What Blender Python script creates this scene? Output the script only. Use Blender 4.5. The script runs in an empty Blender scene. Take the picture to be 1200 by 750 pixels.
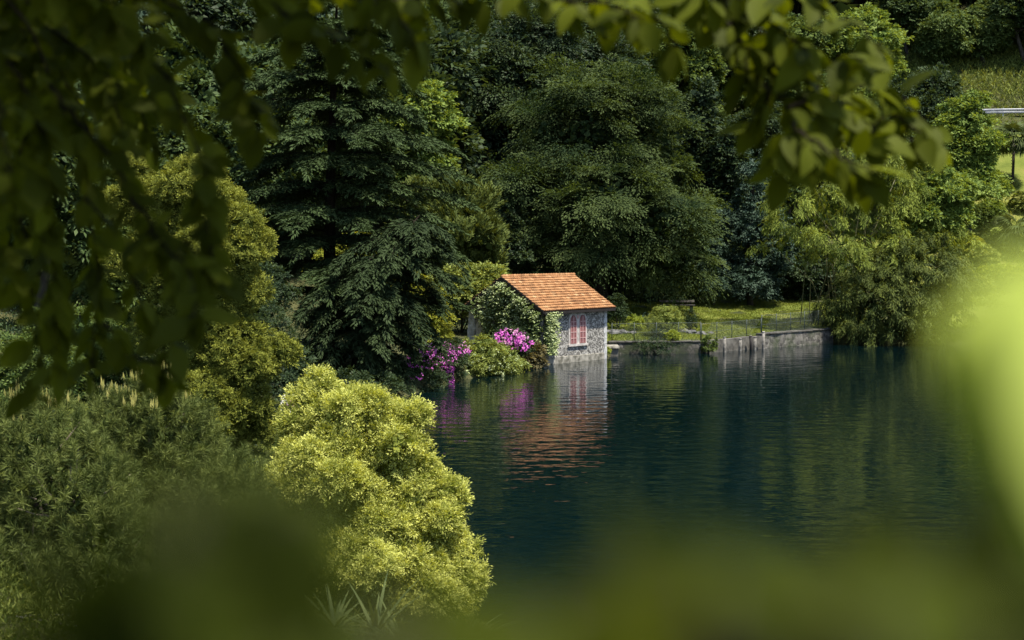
import bpy, math, random
import numpy as np
from mathutils import Vector, Matrix

# ------------------------------------------------------------------ camera, sky, sun, exposure
C = bpy.context.scene.collection
sc = bpy.context.scene
CAMZ = 7.7
PITCH = math.radians(3.09)
F = 1200 * 50 / 36.0
cam = bpy.data.cameras.new('camera')
cam.lens = 50; cam.sensor_width = 36; cam.clip_start = 0.02; cam.clip_end = 3000
cam.dof.use_dof = True; cam.dof.focus_distance = 88; cam.dof.aperture_fstop = 4.0
camo = bpy.data.objects.new('camera', cam); C.objects.link(camo)
camo.location = (0, 0, CAMZ); camo.rotation_euler = (math.pi/2 - PITCH, 0, 0)
sc.camera = camo

SUN = Vector((0.27, -0.27, 0.92)).normalized()
w = bpy.data.worlds.new('World'); sc.world = w; w.use_nodes = True
nt = w.node_tree; bg = nt.nodes['Background']
sky = nt.nodes.new('ShaderNodeTexSky'); sky.sky_type = 'NISHITA'; sky.sun_disc = False
sky.sun_elevation = math.asin(SUN.z); sky.sun_rotation = math.atan2(SUN.x, SUN.y)
nt.links.new(sky.outputs[0], bg.inputs[0]); bg.inputs[1].default_value = 0.105
sl = bpy.data.lights.new('sun', 'SUN'); sl.energy = 4.6; sl.angle = math.radians(2); sl.color = (1, 0.93, 0.80)
so = bpy.data.objects.new('sun', sl); C.objects.link(so); so.location = (60, 0, 80)
so.rotation_euler = SUN.to_track_quat('Z', 'Y').to_euler()
sc.view_settings.view_transform = 'Standard'; sc.view_settings.look = 'None'
sc.view_settings.exposure = 1.17; sc.view_settings.gamma = 1
sc.cycles.use_denoising = True
sc.cycles.max_bounces = 8; sc.cycles.diffuse_bounces = 3; sc.cycles.glossy_bounces = 3
sc.cycles.transmission_bounces = 4; sc.cycles.transparent_max_bounces = 6
sc.cycles.sample_clamp_indirect = 4

# ------------------------------------------------------------------ helpers
def nrm(a):
    return a / np.maximum(np.linalg.norm(a, axis=-1, keepdims=True), 1e-9)
def pt(px, py, d):
    a = (px - 600) / F; b = -(py - 375) / F
    y = math.cos(PITCH) + b * math.sin(PITCH); z = -math.sin(PITCH) + b * math.cos(PITCH)
    return np.array([a * d / y, d, CAMZ + z * d / y])
def tag(o, label=None, cat=None, group=None, kind=None):
    if label: o['label'] = label
    if cat: o['category'] = cat
    if group: o['group'] = group
    if kind: o['kind'] = kind
    return o
def empty(name, loc, label, cat, group=None, rz=0.0):
    o = bpy.data.objects.new(name, None); C.objects.link(o); o.location = tuple(loc); o.rotation_euler = (0, 0, rz)
    o.empty_display_size = 0.2
    return tag(o, label, cat, group)
def link(name, me, mat, parent=None):
    o = bpy.data.objects.new(name, me); C.objects.link(o)
    if mat: me.materials.append(mat)
    if parent: o.parent = parent
    return o
def copy_tree(o, parent=None):
    c = o.copy(); C.objects.link(c); c.parent = parent
    for ch in list(o.children): copy_tree(ch, c)
    return c

class MB:
    """collects boxes, tubes, prisms -> one mesh"""
    def __init__(s): s.v = []; s.f = []; s.sm = []
    def add(s, vs, fs, smooth=False):
        n = len(s.v); s.v += [tuple(map(float, v)) for v in vs]; s.f += [tuple(n + i for i in f) for f in fs]; s.sm += [smooth] * len(fs)
        return s
    def box(s, x0, x1, y0, y1, z0, z1, j=0.0, rng=None):
        vs = [(x, y, z) for z in (z0, z1) for (x, y) in ((x0, y0), (x1, y0), (x1, y1), (x0, y1))]
        if j: vs = [tuple(c + rng.uniform(-j, j) for c in v) for v in vs]
        return s.add(vs, [(3, 2, 1, 0), (4, 5, 6, 7), (0, 1, 5, 4), (1, 2, 6, 5), (2, 3, 7, 6), (3, 0, 4, 7)])
    def tube(s, pts, rad, n=7, cap=True):
        pts = [np.array(p, float) for p in pts]
        if np.isscalar(rad): rad = [rad] * len(pts)
        vs = []; fs = []
        for i, p in enumerate(pts):
            t = nrm(pts[min(i+1, len(pts)-1)] - pts[max(i-1, 0)])
            a = np.cross(t, [0.31, 0.17, 0.93] if abs(t[2]) < .9 else [1, 0.1, 0]); a = nrm(a); b = np.cross(t, a)
            for k in range(n):
                an = 2*math.pi*k/n
                vs.append(p + rad[i]*(math.cos(an)*a + math.sin(an)*b))
        for i in range(len(pts)-1):
            for k in range(n):
                fs.append((i*n+k, i*n+(k+1) % n, (i+1)*n+(k+1) % n, (i+1)*n+k))
        if cap:
            fs.append(tuple(range(n-1, -1, -1))); fs.append(tuple((len(pts)-1)*n+k for k in range(n)))
        return s.add(vs, fs, True)
    def prism(s, poly, to3, d0, d1):
        """poly = 2D outline, to3(u,v,d) -> 3D"""
        n = len(poly)
        vs = [to3(u, v, d0) for u, v in poly] + [to3(u, v, d1) for u, v in poly]
        fs = [tuple(range(n-1, -1, -1)), tuple(range(n, 2*n))] + [(i, (i+1) % n, n+(i+1) % n, n+i) for i in range(n)]
        return s.add(vs, fs)
    def build(s, name, mat, parent=None, off=None):
        me = bpy.data.meshes.new(name)
        v = s.v if off is None else [(a-off[0], b-off[1], c-off[2]) for a, b, c in s.v]
        me.from_pydata(v, [], s.f); me.polygons.foreach_set('use_smooth', s.sm)
        me.update()
        import bmesh
        bm = bmesh.new(); bm.from_mesh(me); bmesh.ops.recalc_face_normals(bm, faces=bm.faces); bm.to_mesh(me); bm.free()
        return link(name, me, mat, parent)

# ------------------------------------------------------------------ materials
def newmat(name):
    m = bpy.data.materials.new(name); m.use_nodes = True
    n = m.node_tree; return m, n, n.nodes['Principled BSDF'], n.nodes['Material Output']
def ramp(n, stops):
    r = n.nodes.new('ShaderNodeValToRGB'); e = r.color_ramp.elements
    while len(e) < len(stops): e.new(0.5)
    for k, (p, c) in enumerate(stops): e[k].position = p; e[k].color = (*c, 1)
    return r
def noise(n, scale, detail=4, rough=.55, coord='Object', vec=None, stretch=None):
    t = n.nodes.new('ShaderNodeTexNoise'); t.inputs['Scale'].default_value = scale; t.inputs['Detail'].default_value = detail; t.inputs['Roughness'].default_value = rough
    tc = n.nodes.new('ShaderNodeTexCoord'); src = tc.outputs[coord]
    if stretch:
        mp = n.nodes.new('ShaderNodeMapping'); mp.inputs['Scale'].default_value = stretch; n.links.new(src, mp.inputs[0]); src = mp.outputs[0]
    n.links.new(src, t.inputs['Vector'])
    return t
def bump(n, p, src, strength, dist=.02):
    b = n.nodes.new('ShaderNodeBump'); b.inputs['Strength'].default_value = strength; b.inputs['Distance'].default_value = dist
    n.links.new(src, b.inputs['Height']); n.links.new(b.outputs[0], p.inputs['Normal']); return b
def leaf_mat(name, a, b, trans=.32, rough=.55, spec=.22, tcol=(1.5, 1.25, .45)):
    m, n, p, o = newmat(name)
    at = n.nodes.new('ShaderNodeAttribute'); at.attribute_name = 'tint'
    r = ramp(n, [(0, a), (1, b)]); n.links.new(at.outputs['Fac'], r.inputs[0])
    n.links.new(r.outputs[0], p.inputs['Base Color']); p.inputs['Roughness'].default_value = min(rough+.1, .8); p.inputs['Specular IOR Level'].default_value = spec*.35
    t = n.nodes.new('ShaderNodeBsdfTranslucent')
    mu = n.nodes.new('ShaderNodeMix'); mu.data_type = 'RGBA'; mu.blend_type = 'MULTIPLY'; mu.inputs[0].default_value = 1
    n.links.new(r.outputs[0], mu.inputs[6]); mu.inputs[7].default_value = (*tcol, 1); n.links.new(mu.outputs[2], t.inputs[0])
    mx = n.nodes.new('ShaderNodeMixShader'); mx.inputs[0].default_value = trans
    n.links.new(p.outputs[0], mx.inputs[1]); n.links.new(t.outputs[0], mx.inputs[2]); n.links.new(mx.outputs[0], o.inputs[0])
    return m
def noise_mat(name, a, b, scale=3, rough=.8, bumpd=.02, bs=None, detail=6, spec=.3, stretch=None, lo=.35, hi=.65):
    m, n, p, o = newmat(name)
    t = noise(n, scale, detail, stretch=stretch); r = ramp(n, [(lo, a), (hi, b)]); n.links.new(t.outputs['Fac'], r.inputs[0])
    n.links.new(r.outputs[0], p.inputs['Base Color']); p.inputs['Roughness'].default_value = rough; p.inputs['Specular IOR Level'].default_value = spec
    t2 = noise(n, bs or scale*4, 6, stretch=stretch); bump(n, p, t2.outputs['Fac'], .6, bumpd)
    return m

M = {}
M['bark'] = noise_mat('bark', (.022, .018, .014), (.065, .055, .043), 4, .9, .04, stretch=(1, 1, .25))
M['darkbark'] = noise_mat('dark_bark', (.010, .008, .006), (.028, .023, .018), 4, .9, .03, spec=.03, stretch=(1, 1, .25))
M['paletwig'] = noise_mat('pale_twig', (.16, .12, .09), (.28, .23, .18), 6, .8, .01)
M['cedar'] = leaf_mat('cedar_needles', (.010, .021, .008), (.048, .074, .026), .12, .6, .25, (1.2, 1.2, .7))
M['cedar_low'] = leaf_mat('cedar_low_needles', (.008, .017, .007), (.038, .058, .022), .12, .6, .25, (1.2, 1.2, .7))
M['gcypress'] = leaf_mat('golden_cypress', (.042, .060, .011), (.24, .26, .045), .25, .6, .2, (1.3, 1.15, .4))
M['yellow'] = leaf_mat('yellow_bush', (.12, .15, .018), (.58, .60, .16), .34, .5, .3, (1.25, 1.15, .35))
M['yshrub'] = leaf_mat('yellow_shrub', (.09, .12, .012), (.34, .36, .05), .35, .5, .3)
M['pine'] = leaf_mat('pine_needles', (.045, .065, .015), (.16, .19, .05), .15, .5, .35, (1.2, 1.2, .6))
M['candle'] = leaf_mat('pine_candle', (.34, .34, .11), (.55, .52, .2), .2, .6, .2)
M['juniper'] = leaf_mat('upright_juniper', (.028, .045, .010), (.12, .15, .035), .2, .55, .3)
M['weep'] = leaf_mat('weeping_beech', (.012, .026, .010), (.072, .100, .032), .30, .62, .22, (1.5, 1.4, .45))
M['dark'] = leaf_mat('dark_broadleaf', (.011, .024, .012), (.050, .078, .029), .28, .45, .4)
M['mid'] = leaf_mat('mid_broadleaf', (.024, .048, .012), (.110, .155, .036), .3, .5, .3)
M['light'] = leaf_mat('light_broadleaf', (.06, .11, .020), (.21, .28, .065), .33, .5, .3)
M['wood'] = leaf_mat('woodland_leaf', (.018, .038, .014), (.075, .112, .036), .28, .5, .3)
M['woodlight'] = leaf_mat('woodland_young_leaf', (.035, .065, .018), (.12, .165, .045), .3, .5, .3)
M['bluecon'] = leaf_mat('blue_conifer', (.018, .038, .024), (.055, .088, .058), .1, .5, .35, (1.1, 1.1, .8))
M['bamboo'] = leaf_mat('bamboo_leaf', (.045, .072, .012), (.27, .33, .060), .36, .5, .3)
M['bamboo_shaded'] = leaf_mat('bamboo_leaf_shade_tint', (.026, .044, .012), (.125, .155, .036), .33, .5, .3)  # darker copy of the bamboo leaf, shade put into the colour
M['palm'] = leaf_mat('palm_frond', (.03, .045, .016), (.11, .145, .042), .2, .4, .4)
M['ivy'] = leaf_mat('ivy_leaf', (.045, .075, .02), (.25, .31, .11), .2, .4, .4)
M['cream'] = leaf_mat('cream_flower', (.27, .34, .14), (.54, .60, .34), .3, .6, .2, (1, 1, .8))
M['hedge'] = leaf_mat('hedge_leaf', (.05, .08, .016), (.26, .30, .07), .28, .45, .3)
M['fresh'] = leaf_mat('fresh_shrub', (.10, .15, .02), (.28, .33, .05), .35, .5, .3)
M['pink'] = leaf_mat('magenta_flower', (.42, .06, .38), (.72, .22, .62), .3, .6, .2, (1.1, .7, 1.1))
M['palepink'] = leaf_mat('pale_pink_flower', (.50, .18, .38), (.78, .50, .66), .3, .6, .2, (1, .9, 1))
M['white'] = leaf_mat('white_flower', (.60, .60, .55), (.80, .80, .74), .3, .6, .2, (1, 1, .9))
M['drygrass'] = leaf_mat('dry_grass', (.07, .065, .03), (.17, .15, .075), .25, .7, .2)
M['grass'] = leaf_mat('grass_blade', (.09, .125, .022), (.22, .255, .05), .35, .6, .2)
M['beech'] = leaf_mat('near_leaf', (.036, .048, .004), (.105, .128, .010), .46, .5, .22, (1.7, 1.6, .25))
M['shadecanopy'] = leaf_mat('shade_canopy_leaf', (.045, .058, .010), (.09, .11, .02), .2, .45, .3)  # leaves of the unseen canopy added for shade
M['shrubleaf'] = leaf_mat('near_shrub_leaf', (.040, .055, .007), (.085, .110, .014), .45, .5, .25, (1.4, 1.3, .3))
M['limeleaf'] = leaf_mat('near_lime_leaf', (.34, .42, .08), (.42, .50, .12), .50, .4, .3, (1.2, 1.2, .6))
M['yucca'] = leaf_mat('yucca_blade', (.06, .085, .03), (.15, .18, .06), .2, .45, .4)
M['culm'] = noise_mat('bamboo_culm', (.07, .08, .03), (.14, .13, .06), 3, .5)

# ground
def ground_mat():
    m, n, p, o = newmat('ground')
    a = noise(n, .35, 6); r = ramp(n, [(.35, (.030, .038, .014)), (.65, (.075, .075, .032))]); n.links.new(a.outputs['Fac'], r.inputs[0])
    n.links.new(r.outputs[0], p.inputs['Base Color']); p.inputs['Roughness'].default_value = .95; p.inputs['Specular IOR Level'].default_value = .1
    b = noise(n, 6, 6); bump(n, p, b.outputs['Fac'], .8, .15); return m
def lawn_mat():
    m, n, p, o = newmat('lawn')
    a = noise(n, .45, 5); r = ramp(n, [(.3, (.075, .10, .018)), (.5, (.12, .145, .028)), (.72, (.19, .175, .05))]); n.links.new(a.outputs['Fac'], r.inputs[0])
    n.links.new(r.outputs[0], p.inputs['Base Color']); p.inputs['Roughness'].default_value = .9; p.inputs['Specular IOR Level'].default_value = .1
    b = noise(n, 9, 6); bump(n, p, b.outputs['Fac'], .7, .1); return m
def water_mat():
    m, n, p, o = newmat('lake_water')
    p.inputs['Base Color'].default_value = (.0004, .0046, .0058, 1); p.inputs['Roughness'].default_value = .02; p.inputs['IOR'].default_value = 1.333
    p.inputs['Specular IOR Level'].default_value = .5
    a = noise(n, .75, 1, .4, stretch=(1, 1.8, 1)); b = noise(n, 2.6, 1, .4, stretch=(1, 1.8, 1))
    c = noise(n, .05, 2)
    mm = n.nodes.new('ShaderNodeMath'); mm.operation = 'MULTIPLY_ADD'; mm.inputs[1].default_value = .22
    n.links.new(b.outputs['Fac'], mm.inputs[0]); n.links.new(a.outputs['Fac'], mm.inputs[2])
    m2 = n.nodes.new('ShaderNodeMath'); m2.operation = 'MULTIPLY'; n.links.new(mm.outputs[0], m2.inputs[0])
    mr = n.nodes.new('ShaderNodeMapRange'); mr.inputs[1].default_value = .3; mr.inputs[2].default_value = .7; mr.inputs[3].default_value = .5; mr.inputs[4].default_value = 1.3
    n.links.new(c.outputs['Fac'], mr.inputs[0]); n.links.new(mr.outputs[0], m2.inputs[1])
    bump(n, p, m2.outputs[0], 1.0, .030); return m
def stone_mat(name, stops, scale, mortar=(.30, .29, .27), mw=.06, bd=.03, stain=None):
    m, n, p, o = newmat(name)
    tc = n.nodes.new('ShaderNodeTexCoord')
    nz = noise(n, scale*.8, 3)
    ad = n.nodes.new('ShaderNodeMix'); ad.data_type = 'RGBA'; ad.inputs[0].default_value = .10
    n.links.new(tc.outputs['Object'], ad.inputs[6]); n.links.new(nz.outputs['Color'], ad.inputs[7])
    v = n.nodes.new('ShaderNodeTexVoronoi'); v.inputs['Scale'].default_value = scale; n.links.new(ad.outputs[2], v.inputs['Vector'])
    e = n.nodes.new('ShaderNodeTexVoronoi'); e.feature = 'DISTANCE_TO_EDGE'; e.inputs['Scale'].default_value = scale; n.links.new(ad.outputs[2], e.inputs['Vector'])
    sep = n.nodes.new('ShaderNodeSeparateColor'); n.links.new(v.outputs['Color'], sep.inputs[0])
    r = ramp(n, stops); n.links.new(sep.outputs[0], r.inputs[0])
    st = n.nodes.new('ShaderNodeMath'); st.operation = 'LESS_THAN'; st.inputs[1].default_value = mw; n.links.new(e.outputs['Distance'], st.inputs[0])
    mx = n.nodes.new('ShaderNodeMix'); mx.data_type = 'RGBA'; n.links.new(st.outputs[0], mx.inputs[0]); n.links.new(r.outputs[0], mx.inputs[6]); mx.inputs[7].default_value = (*mortar, 1)
    last = mx.outputs[2]
    if stain:
        s = noise(n, stain[1], 5); rs = ramp(n, [(.42, (0, 0, 0)), (.62, (1, 1, 1))]); n.links.new(s.outputs['Fac'], rs.inputs[0])
        m3 = n.nodes.new('ShaderNodeMix'); m3.data_type = 'RGBA'; n.links.new(rs.outputs[0], m3.inputs[0]); n.links.new(last, m3.inputs[6]); m3.inputs[7].default_value = (*stain[0], 1); last = m3.outputs[2]
    n.links.new(last, p.inputs['Base Color']); p.inputs['Roughness'].default_value = .85
    bump(n, p, e.outputs['Distance'], .8, bd)
    return m
M['ground'] = ground_mat(); M['lawn'] = lawn_mat(); M['water'] = water_mat()
M['flint'] = stone_mat('flint_wall', [(0, (.026, .024, .023)), (.35, (.065, .061, .057)), (.58, (.19, .182, .17)), (1, (.46, .445, .41))], 12, (.235, .225, .20), .05)
M['rubble'] = stone_mat('rubble_wall', [(0, (.03, .028, .026)), (.5, (.075, .07, .064)), (1, (.17, .16, .142))], 4.5, (.10, .095, .08), .04, stain=((.035, .045, .02), .8))
M['concrete'] = noise_mat('old_concrete', (.035, .033, .029), (.13, .124, .11), 2.2, .9, .02, lo=.3, hi=.68)
M['mossy'] = stone_mat('mossy_wall', [(0, (.018, .018, .014)), (.5, (.045, .042, .034)), (1, (.12, .11, .095))], 3.6, (.02, .02, .015), .05, stain=((.022, .030, .010), 1.3))
M['render'] = noise_mat('lime_render', (.10, .095, .075), (.34, .32, .275), 3, .9, .01)
M['pale'] = noise_mat('pale_stone', (.30, .275, .255), (.47, .44, .41), 5, .8, .005)
M['quoin'] = noise_mat('quoin_stone', (.30, .30, .30), (.52, .52, .51), 3, .85, .01)
M['darkwood'] = noise_mat('dark_painted_wood', (.008, .007, .007), (.022, .018, .017), 8, .7, .005)
M['greywood'] = noise_mat('weathered_wood', (.07, .065, .058), (.20, .185, .165), 6, .85, .01, stretch=(.4, 1, 1))
M['post'] = noise_mat('bleached_post', (.08, .075, .065), (.24, .225, .20), 5, .85, .01)
M['pinkpaint'] = noise_mat('pink_shutter', (.15, .058, .060), (.225, .095, .092), 7, .6, .003)
M['pinkbar'] = noise_mat('pale_pink_bar', (.42, .25, .24), (.55, .36, .34), 9, .6, .002)
M['wire'] = noise_mat('fence_wire', (.07, .085, .075), (.12, .14, .13), 9, .5, .001)
M['greenpost'] = noise_mat('green_post', (.02, .03, .024), (.04, .055, .045), 9, .5, .001)
M['asphalt'] = noise_mat('asphalt', (.04, .04, .042), (.065, .065, .066), 6, .9, .01)
M['rail'] = noise_mat('galvanised_rail', (.22, .235, .27), (.34, .36, .40), 2, .45, .002)
M['rock'] = noise_mat('rock', (.03, .03, .03), (.13, .13, .125), 3, .85, .05)
M['paving'] = stone_mat('cobble_paving', [(0, (.10, .095, .08)), (1, (.20, .19, .165))], 3.5, (.05, .055, .03), .07)
def tile_mat():
    m, n, p, o = newmat('terracotta')
    at = n.nodes.new('ShaderNodeAttribute'); at.attribute_name = 'tint'
    r = ramp(n, [(0, (.10, .040, .016)), (.2, (.23, .105, .042)), (.7, (.32, .165, .070)), (1, (.40, .25, .13))]); n.links.new(at.outputs['Fac'], r.inputs[0])
    t = noise(n, 2.2, 6); rr = ramp(n, [(.34, (.38, .36, .33)), (.52, (1, 1, 1)), (.68, (1.0, 1.0, .95))]); n.links.new(t.outputs['Fac'], rr.inputs[0])
    mu = n.nodes.new('ShaderNodeMix'); mu.data_type = 'RGBA'; mu.blend_type = 'MULTIPLY'; mu.inputs[0].default_value = .7
    n.links.new(r.outputs[0], mu.inputs[6]); n.links.new(rr.outputs[0], mu.inputs[7]); n.links.new(mu.outputs[2], p.inputs['Base Color'])
    p.inputs['Roughness'].default_value = .8; p.inputs['Specular IOR Level'].default_value = .25
    return m
M['tile'] = tile_mat()

# ------------------------------------------------------------------ terrain
LAKE = np.array([(-6.8, 66), (-4.9, 73), (-3.7, 77.5), (-1.5, 83.2), (0.6, 87.6), (2.2, 90.6), (6.3, 95.2), (7.0, 99.1), (13.3, 99.9), (18.5, 104.8), (24.7, 110.1),
                 (31, 108.6), (38, 107), (46, 106.5), (60, 101), (90, 86), (150, 60), (150, -40), (40, 4), (15, 11.5), (6, 17), (1.2, 23), (-1, 29), (-3, 38), (-5.2, 50)], float)
def sd_lake(x, y):
    x = np.asarray(x, float); y = np.asarray(y, float)
    d2 = np.full(x.shape, 1e12); ins = np.zeros(x.shape, bool); n = len(LAKE)
    for i in range(n):
        a = LAKE[i]; b = LAKE[(i+1) % n]; e = b-a
        t = np.clip(((x-a[0])*e[0]+(y-a[1])*e[1])/(e@e), 0, 1)
        d2 = np.minimum(d2, (x-a[0]-t*e[0])**2+(y-a[1]-t*e[1])**2)
        c = ((a[1] > y) != (b[1] > y)) & (x < (b[0]-a[0])*(y-a[1])/(b[1]-a[1]+1e-12)+a[0])
        ins ^= c
    d = np.sqrt(d2); return np.where(ins, -d, d)
def sstep(a, b, t):
    t = np.clip((t-a)/(b-a), 0, 1); return t*t*(3-2*t)
def ground(x, y):
    x = np.asarray(x, float); y = np.asarray(y, float); s = sd_lake(x, y)
    far = np.interp(s, [-60, -8, 0, .35, 3, 10, 20, 40, 62, 63.5, 70, 73, 100, 250, 420, 700], [-14, -4, -.1, .72, .85, 1.35, 2.6, 8.5, 22.2, 22.6, 22.6, 25.5, 42, 165, 250, 300])
    near = np.interp(s, [-60, -8, 0, .6, 6, 18, 22, 60, 300], [-14, -4, -.1, .45, 2.1, 5.6, 6.1, 8, 16])
    k = sstep(48, 84, y + .45*np.abs(x+4)*(x < -4)*0)
    z = near*(1-k)+far*k
    bumpy = .12*np.sin(x*.9+y*.37)*np.sin(y*.71-x*.21) + .06*np.sin(x*2.3+1)*np.sin(y*1.9)
    return z + bumpy*np.clip((s-2)/6, 0, 1)
def gz(x, y): return float(ground(np.array([x]), np.array([y]))[0])
def hit(px, py, d0=6, d1=320):
    ds = np.arange(d0, d1, .25); P = np.array([pt(px, py, d) for d in ds]); g = ground(P[:, 0], P[:, 1])
    k = np.argmax(P[:, 2] < g)
    if P[k, 2] >= g[k]: k = len(ds)-1
    return np.array([P[k, 0], P[k, 1], g[k]])
def onground(px, d):
    p = pt(px, 285, d); return np.array([p[0], d, gz(p[0], d)])

def grid_mesh(name, xs, ys, mat, zoff=0, keep=None):
    X, Y = np.meshgrid(xs, ys); Z = ground(X.ravel(), Y.ravel()).reshape(X.shape)+zoff
    V = np.stack([X, Y, Z], -1).reshape(-1, 3); nx, ny = len(xs), len(ys)
    i = np.arange(nx-1)[None, :]+nx*np.arange(ny-1)[:, None]; i = i.ravel()
    Fq = np.stack([i, i+1, i+nx+1, i+nx], 1)
    if name == 'lawn': V[:, 2] += .22*np.clip((V[:, 0]-31)/2, 0, 1)
    if keep is not None:
        cx = V[Fq][:, :, :2].mean(1); Fq = Fq[keep(cx[:, 0], cx[:, 1])]
        u, inv = np.unique(Fq, return_inverse=True); V = V[u]; Fq = inv.reshape(-1, 4)
    me = bpy.data.meshes.new(name); quads(me, V, Fq); me.polygons.foreach_set('use_smooth', [True]*len(Fq))
    return link(name, me, mat)
def quads(me, V, Fq, tint=None):
    me.vertices.add(len(V)); me.vertices.foreach_set('co', np.asarray(V, np.float32).ravel())
    k = Fq.shape[1]; me.loops.add(Fq.size); me.loops.foreach_set('vertex_index', Fq.astype(np.int32).ravel())
    me.polygons.add(len(Fq)); me.polygons.foreach_set('loop_start', np.arange(0, Fq.size, k, dtype=np.int32))
    me.polygons.foreach_set('loop_total', np.full(len(Fq), k, np.int32))
    if tint is not None:
        a = me.attributes.new('tint', 'FLOAT', 'FACE'); a.data.foreach_set('value', np.asarray(tint, np.float32))
    me.update(calc_edges=True)

xs = np.concatenate([np.arange(-420, -60, 12), np.arange(-60, -16, 2.5), np.arange(-16, 34, .7), np.arange(34, 110, 2.2), np.arange(110, 460, 12)])
ys = np.concatenate([np.arange(-120, -10, 8), np.arange(-10, 66, 1.2), np.arange(66, 114, .7), np.arange(114, 200, 2.2), np.arange(200, 640, 9)])
tag(grid_mesh('ground', xs, ys, M['ground']), kind='structure')
def lawn_keep(x, y):
    s = sd_lake(x, y); return ((x > 6.6) & (x < 31) & (s > .3) & (s < 26-.25*np.abs(x-14)) & (y > 95)) | ((x > 33) & (s > 4) & (s < 58) & (y > 100) & (x < 100))
tag(grid_mesh('lawn', np.arange(6, 100, .7), np.arange(90, 190, .7), M['lawn'], .03, lawn_keep), kind='structure')
mb = MB(); mb.add([(-40, -120, 0), (400, -120, 0), (400, 130, 0), (-40, 130, 0)], [(0, 1, 2, 3)])
tag(mb.build('lake_water', M['water']), kind='structure')

# ------------------------------------------------------------------ foliage generators
class Leaves:
    def __init__(s): s.V = []; s.T = []; s.n = 0
    def leaf(s, P, D, N, L, W, T, curl=.12):
        P = np.asarray(P, float).reshape(-1, 3); D = nrm(np.asarray(D, float).reshape(-1, 3)); N = np.asarray(N, float).reshape(-1, 3)
        N = nrm(N-D*(N*D).sum(1, keepdims=True)); S = np.cross(D, N)
        L = np.broadcast_to(np.asarray(L, float), (len(P),))[:, None]; W = np.broadcast_to(np.asarray(W, float), (len(P),))[:, None]
        v = np.stack([P, P+D*L*.45+S*W*.5, P+D*L-N*L*curl, P+D*L*.45-S*W*.5], 1)
        s.V.append(v.reshape(-1, 3)); s.T.append(np.broadcast_to(T, (len(P),))); s.n += len(P)
    def build(s, name, mat, parent=None, off=(0, 0, 0)):
        V = np.concatenate(s.V)-np.asarray(off, float); T = np.concatenate(s.T)
        me = bpy.data.meshes.new(name); quads(me, V, np.arange(len(V)).reshape(-1, 4), np.clip(T, 0, 1))
        return link(name, me, mat, parent)

def seeds(lobes, n, rng, lo=.8, hi=1.05, zmin=-.5, reject=.86):
    """points on a union of ellipsoids: (centre, radii)"""
    c = np.array([l[0] for l in lobes], float); r = np.array([l[1] for l in lobes], float)
    ar = (r[:, 0]*r[:, 1]*r[:, 2])**(2/3); P = []; O = []; got = 0
    for _ in range(40):
        m = n*2
        k = rng.choice(len(lobes), m, p=ar/ar.sum()); d = nrm(rng.normal(size=(m, 3)))
        ok = d[:, 2] > zmin
        wob = 1+.10*np.sin(d[:, 0]*5+k)*np.sin(d[:, 1]*5+2*k)+.07*np.sin(d[:, 2]*9+k)
        p = c[k]+d*r[k]*(rng.uniform(lo, hi, m)*wob)[:, None]
        for j in range(len(lobes)):
            q = np.linalg.norm((p-c[j])/r[j], axis=1); ok &= (q > reject) | (k == j)
        o = nrm(d/r[k]); P.append(p[ok]); O.append(o[ok]); got += ok.sum()
        if got >= n: break
    return np.concatenate(P)[:n], np.concatenate(O)[:n]

UP = np.array([0, 0, 1.])
def sprays(lv, P, D, N, length, nl, L, W, rng, droop=.2, spread=.35, ang=.8, jit=.25, jn=.35, tint=.5, tj=.2, curl=.12):
    S = len(P); D = nrm(D); N = nrm(N-D*(N*D).sum(1, keepdims=True)); side = np.cross(D, N)
    length = np.broadcast_to(np.asarray(length, float), (S,))
    t = (np.arange(nl)[None, :]+rng.random((S, nl)))/nl
    sg = np.where((np.arange(nl) % 2)[None, :] == 0, 1., -1.)*np.ones((S, 1))
    prof = np.sin(np.clip(t*.85+.15, 0, 1)*math.pi)
    off = sg*spread*length[:, None]*prof*rng.random((S, nl))
    pos = P[:, None]+D[:, None]*(length[:, None]*t)[..., None]+side[:, None]*off[..., None]-UP*(droop*length[:, None]*t*t)[..., None]
    ld = D[:, None]+side[:, None]*(sg*ang*rng.uniform(.4, 1, (S, nl)))[..., None]-UP*(1.6*droop*t)[..., None]+rng.normal(size=(S, nl, 3))*jit
    ln = N[:, None]+rng.normal(size=(S, nl, 3))*jn
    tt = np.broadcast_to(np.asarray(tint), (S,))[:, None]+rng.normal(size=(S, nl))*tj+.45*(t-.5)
    sz = rng.uniform(.7, 1.25, (S, nl))
    lv.leaf(pos.reshape(-1, 3), ld.reshape(-1, 3), ln.reshape(-1, 3), (L*sz).ravel(), (W*sz).ravel(), tt.ravel(), curl)

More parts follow.
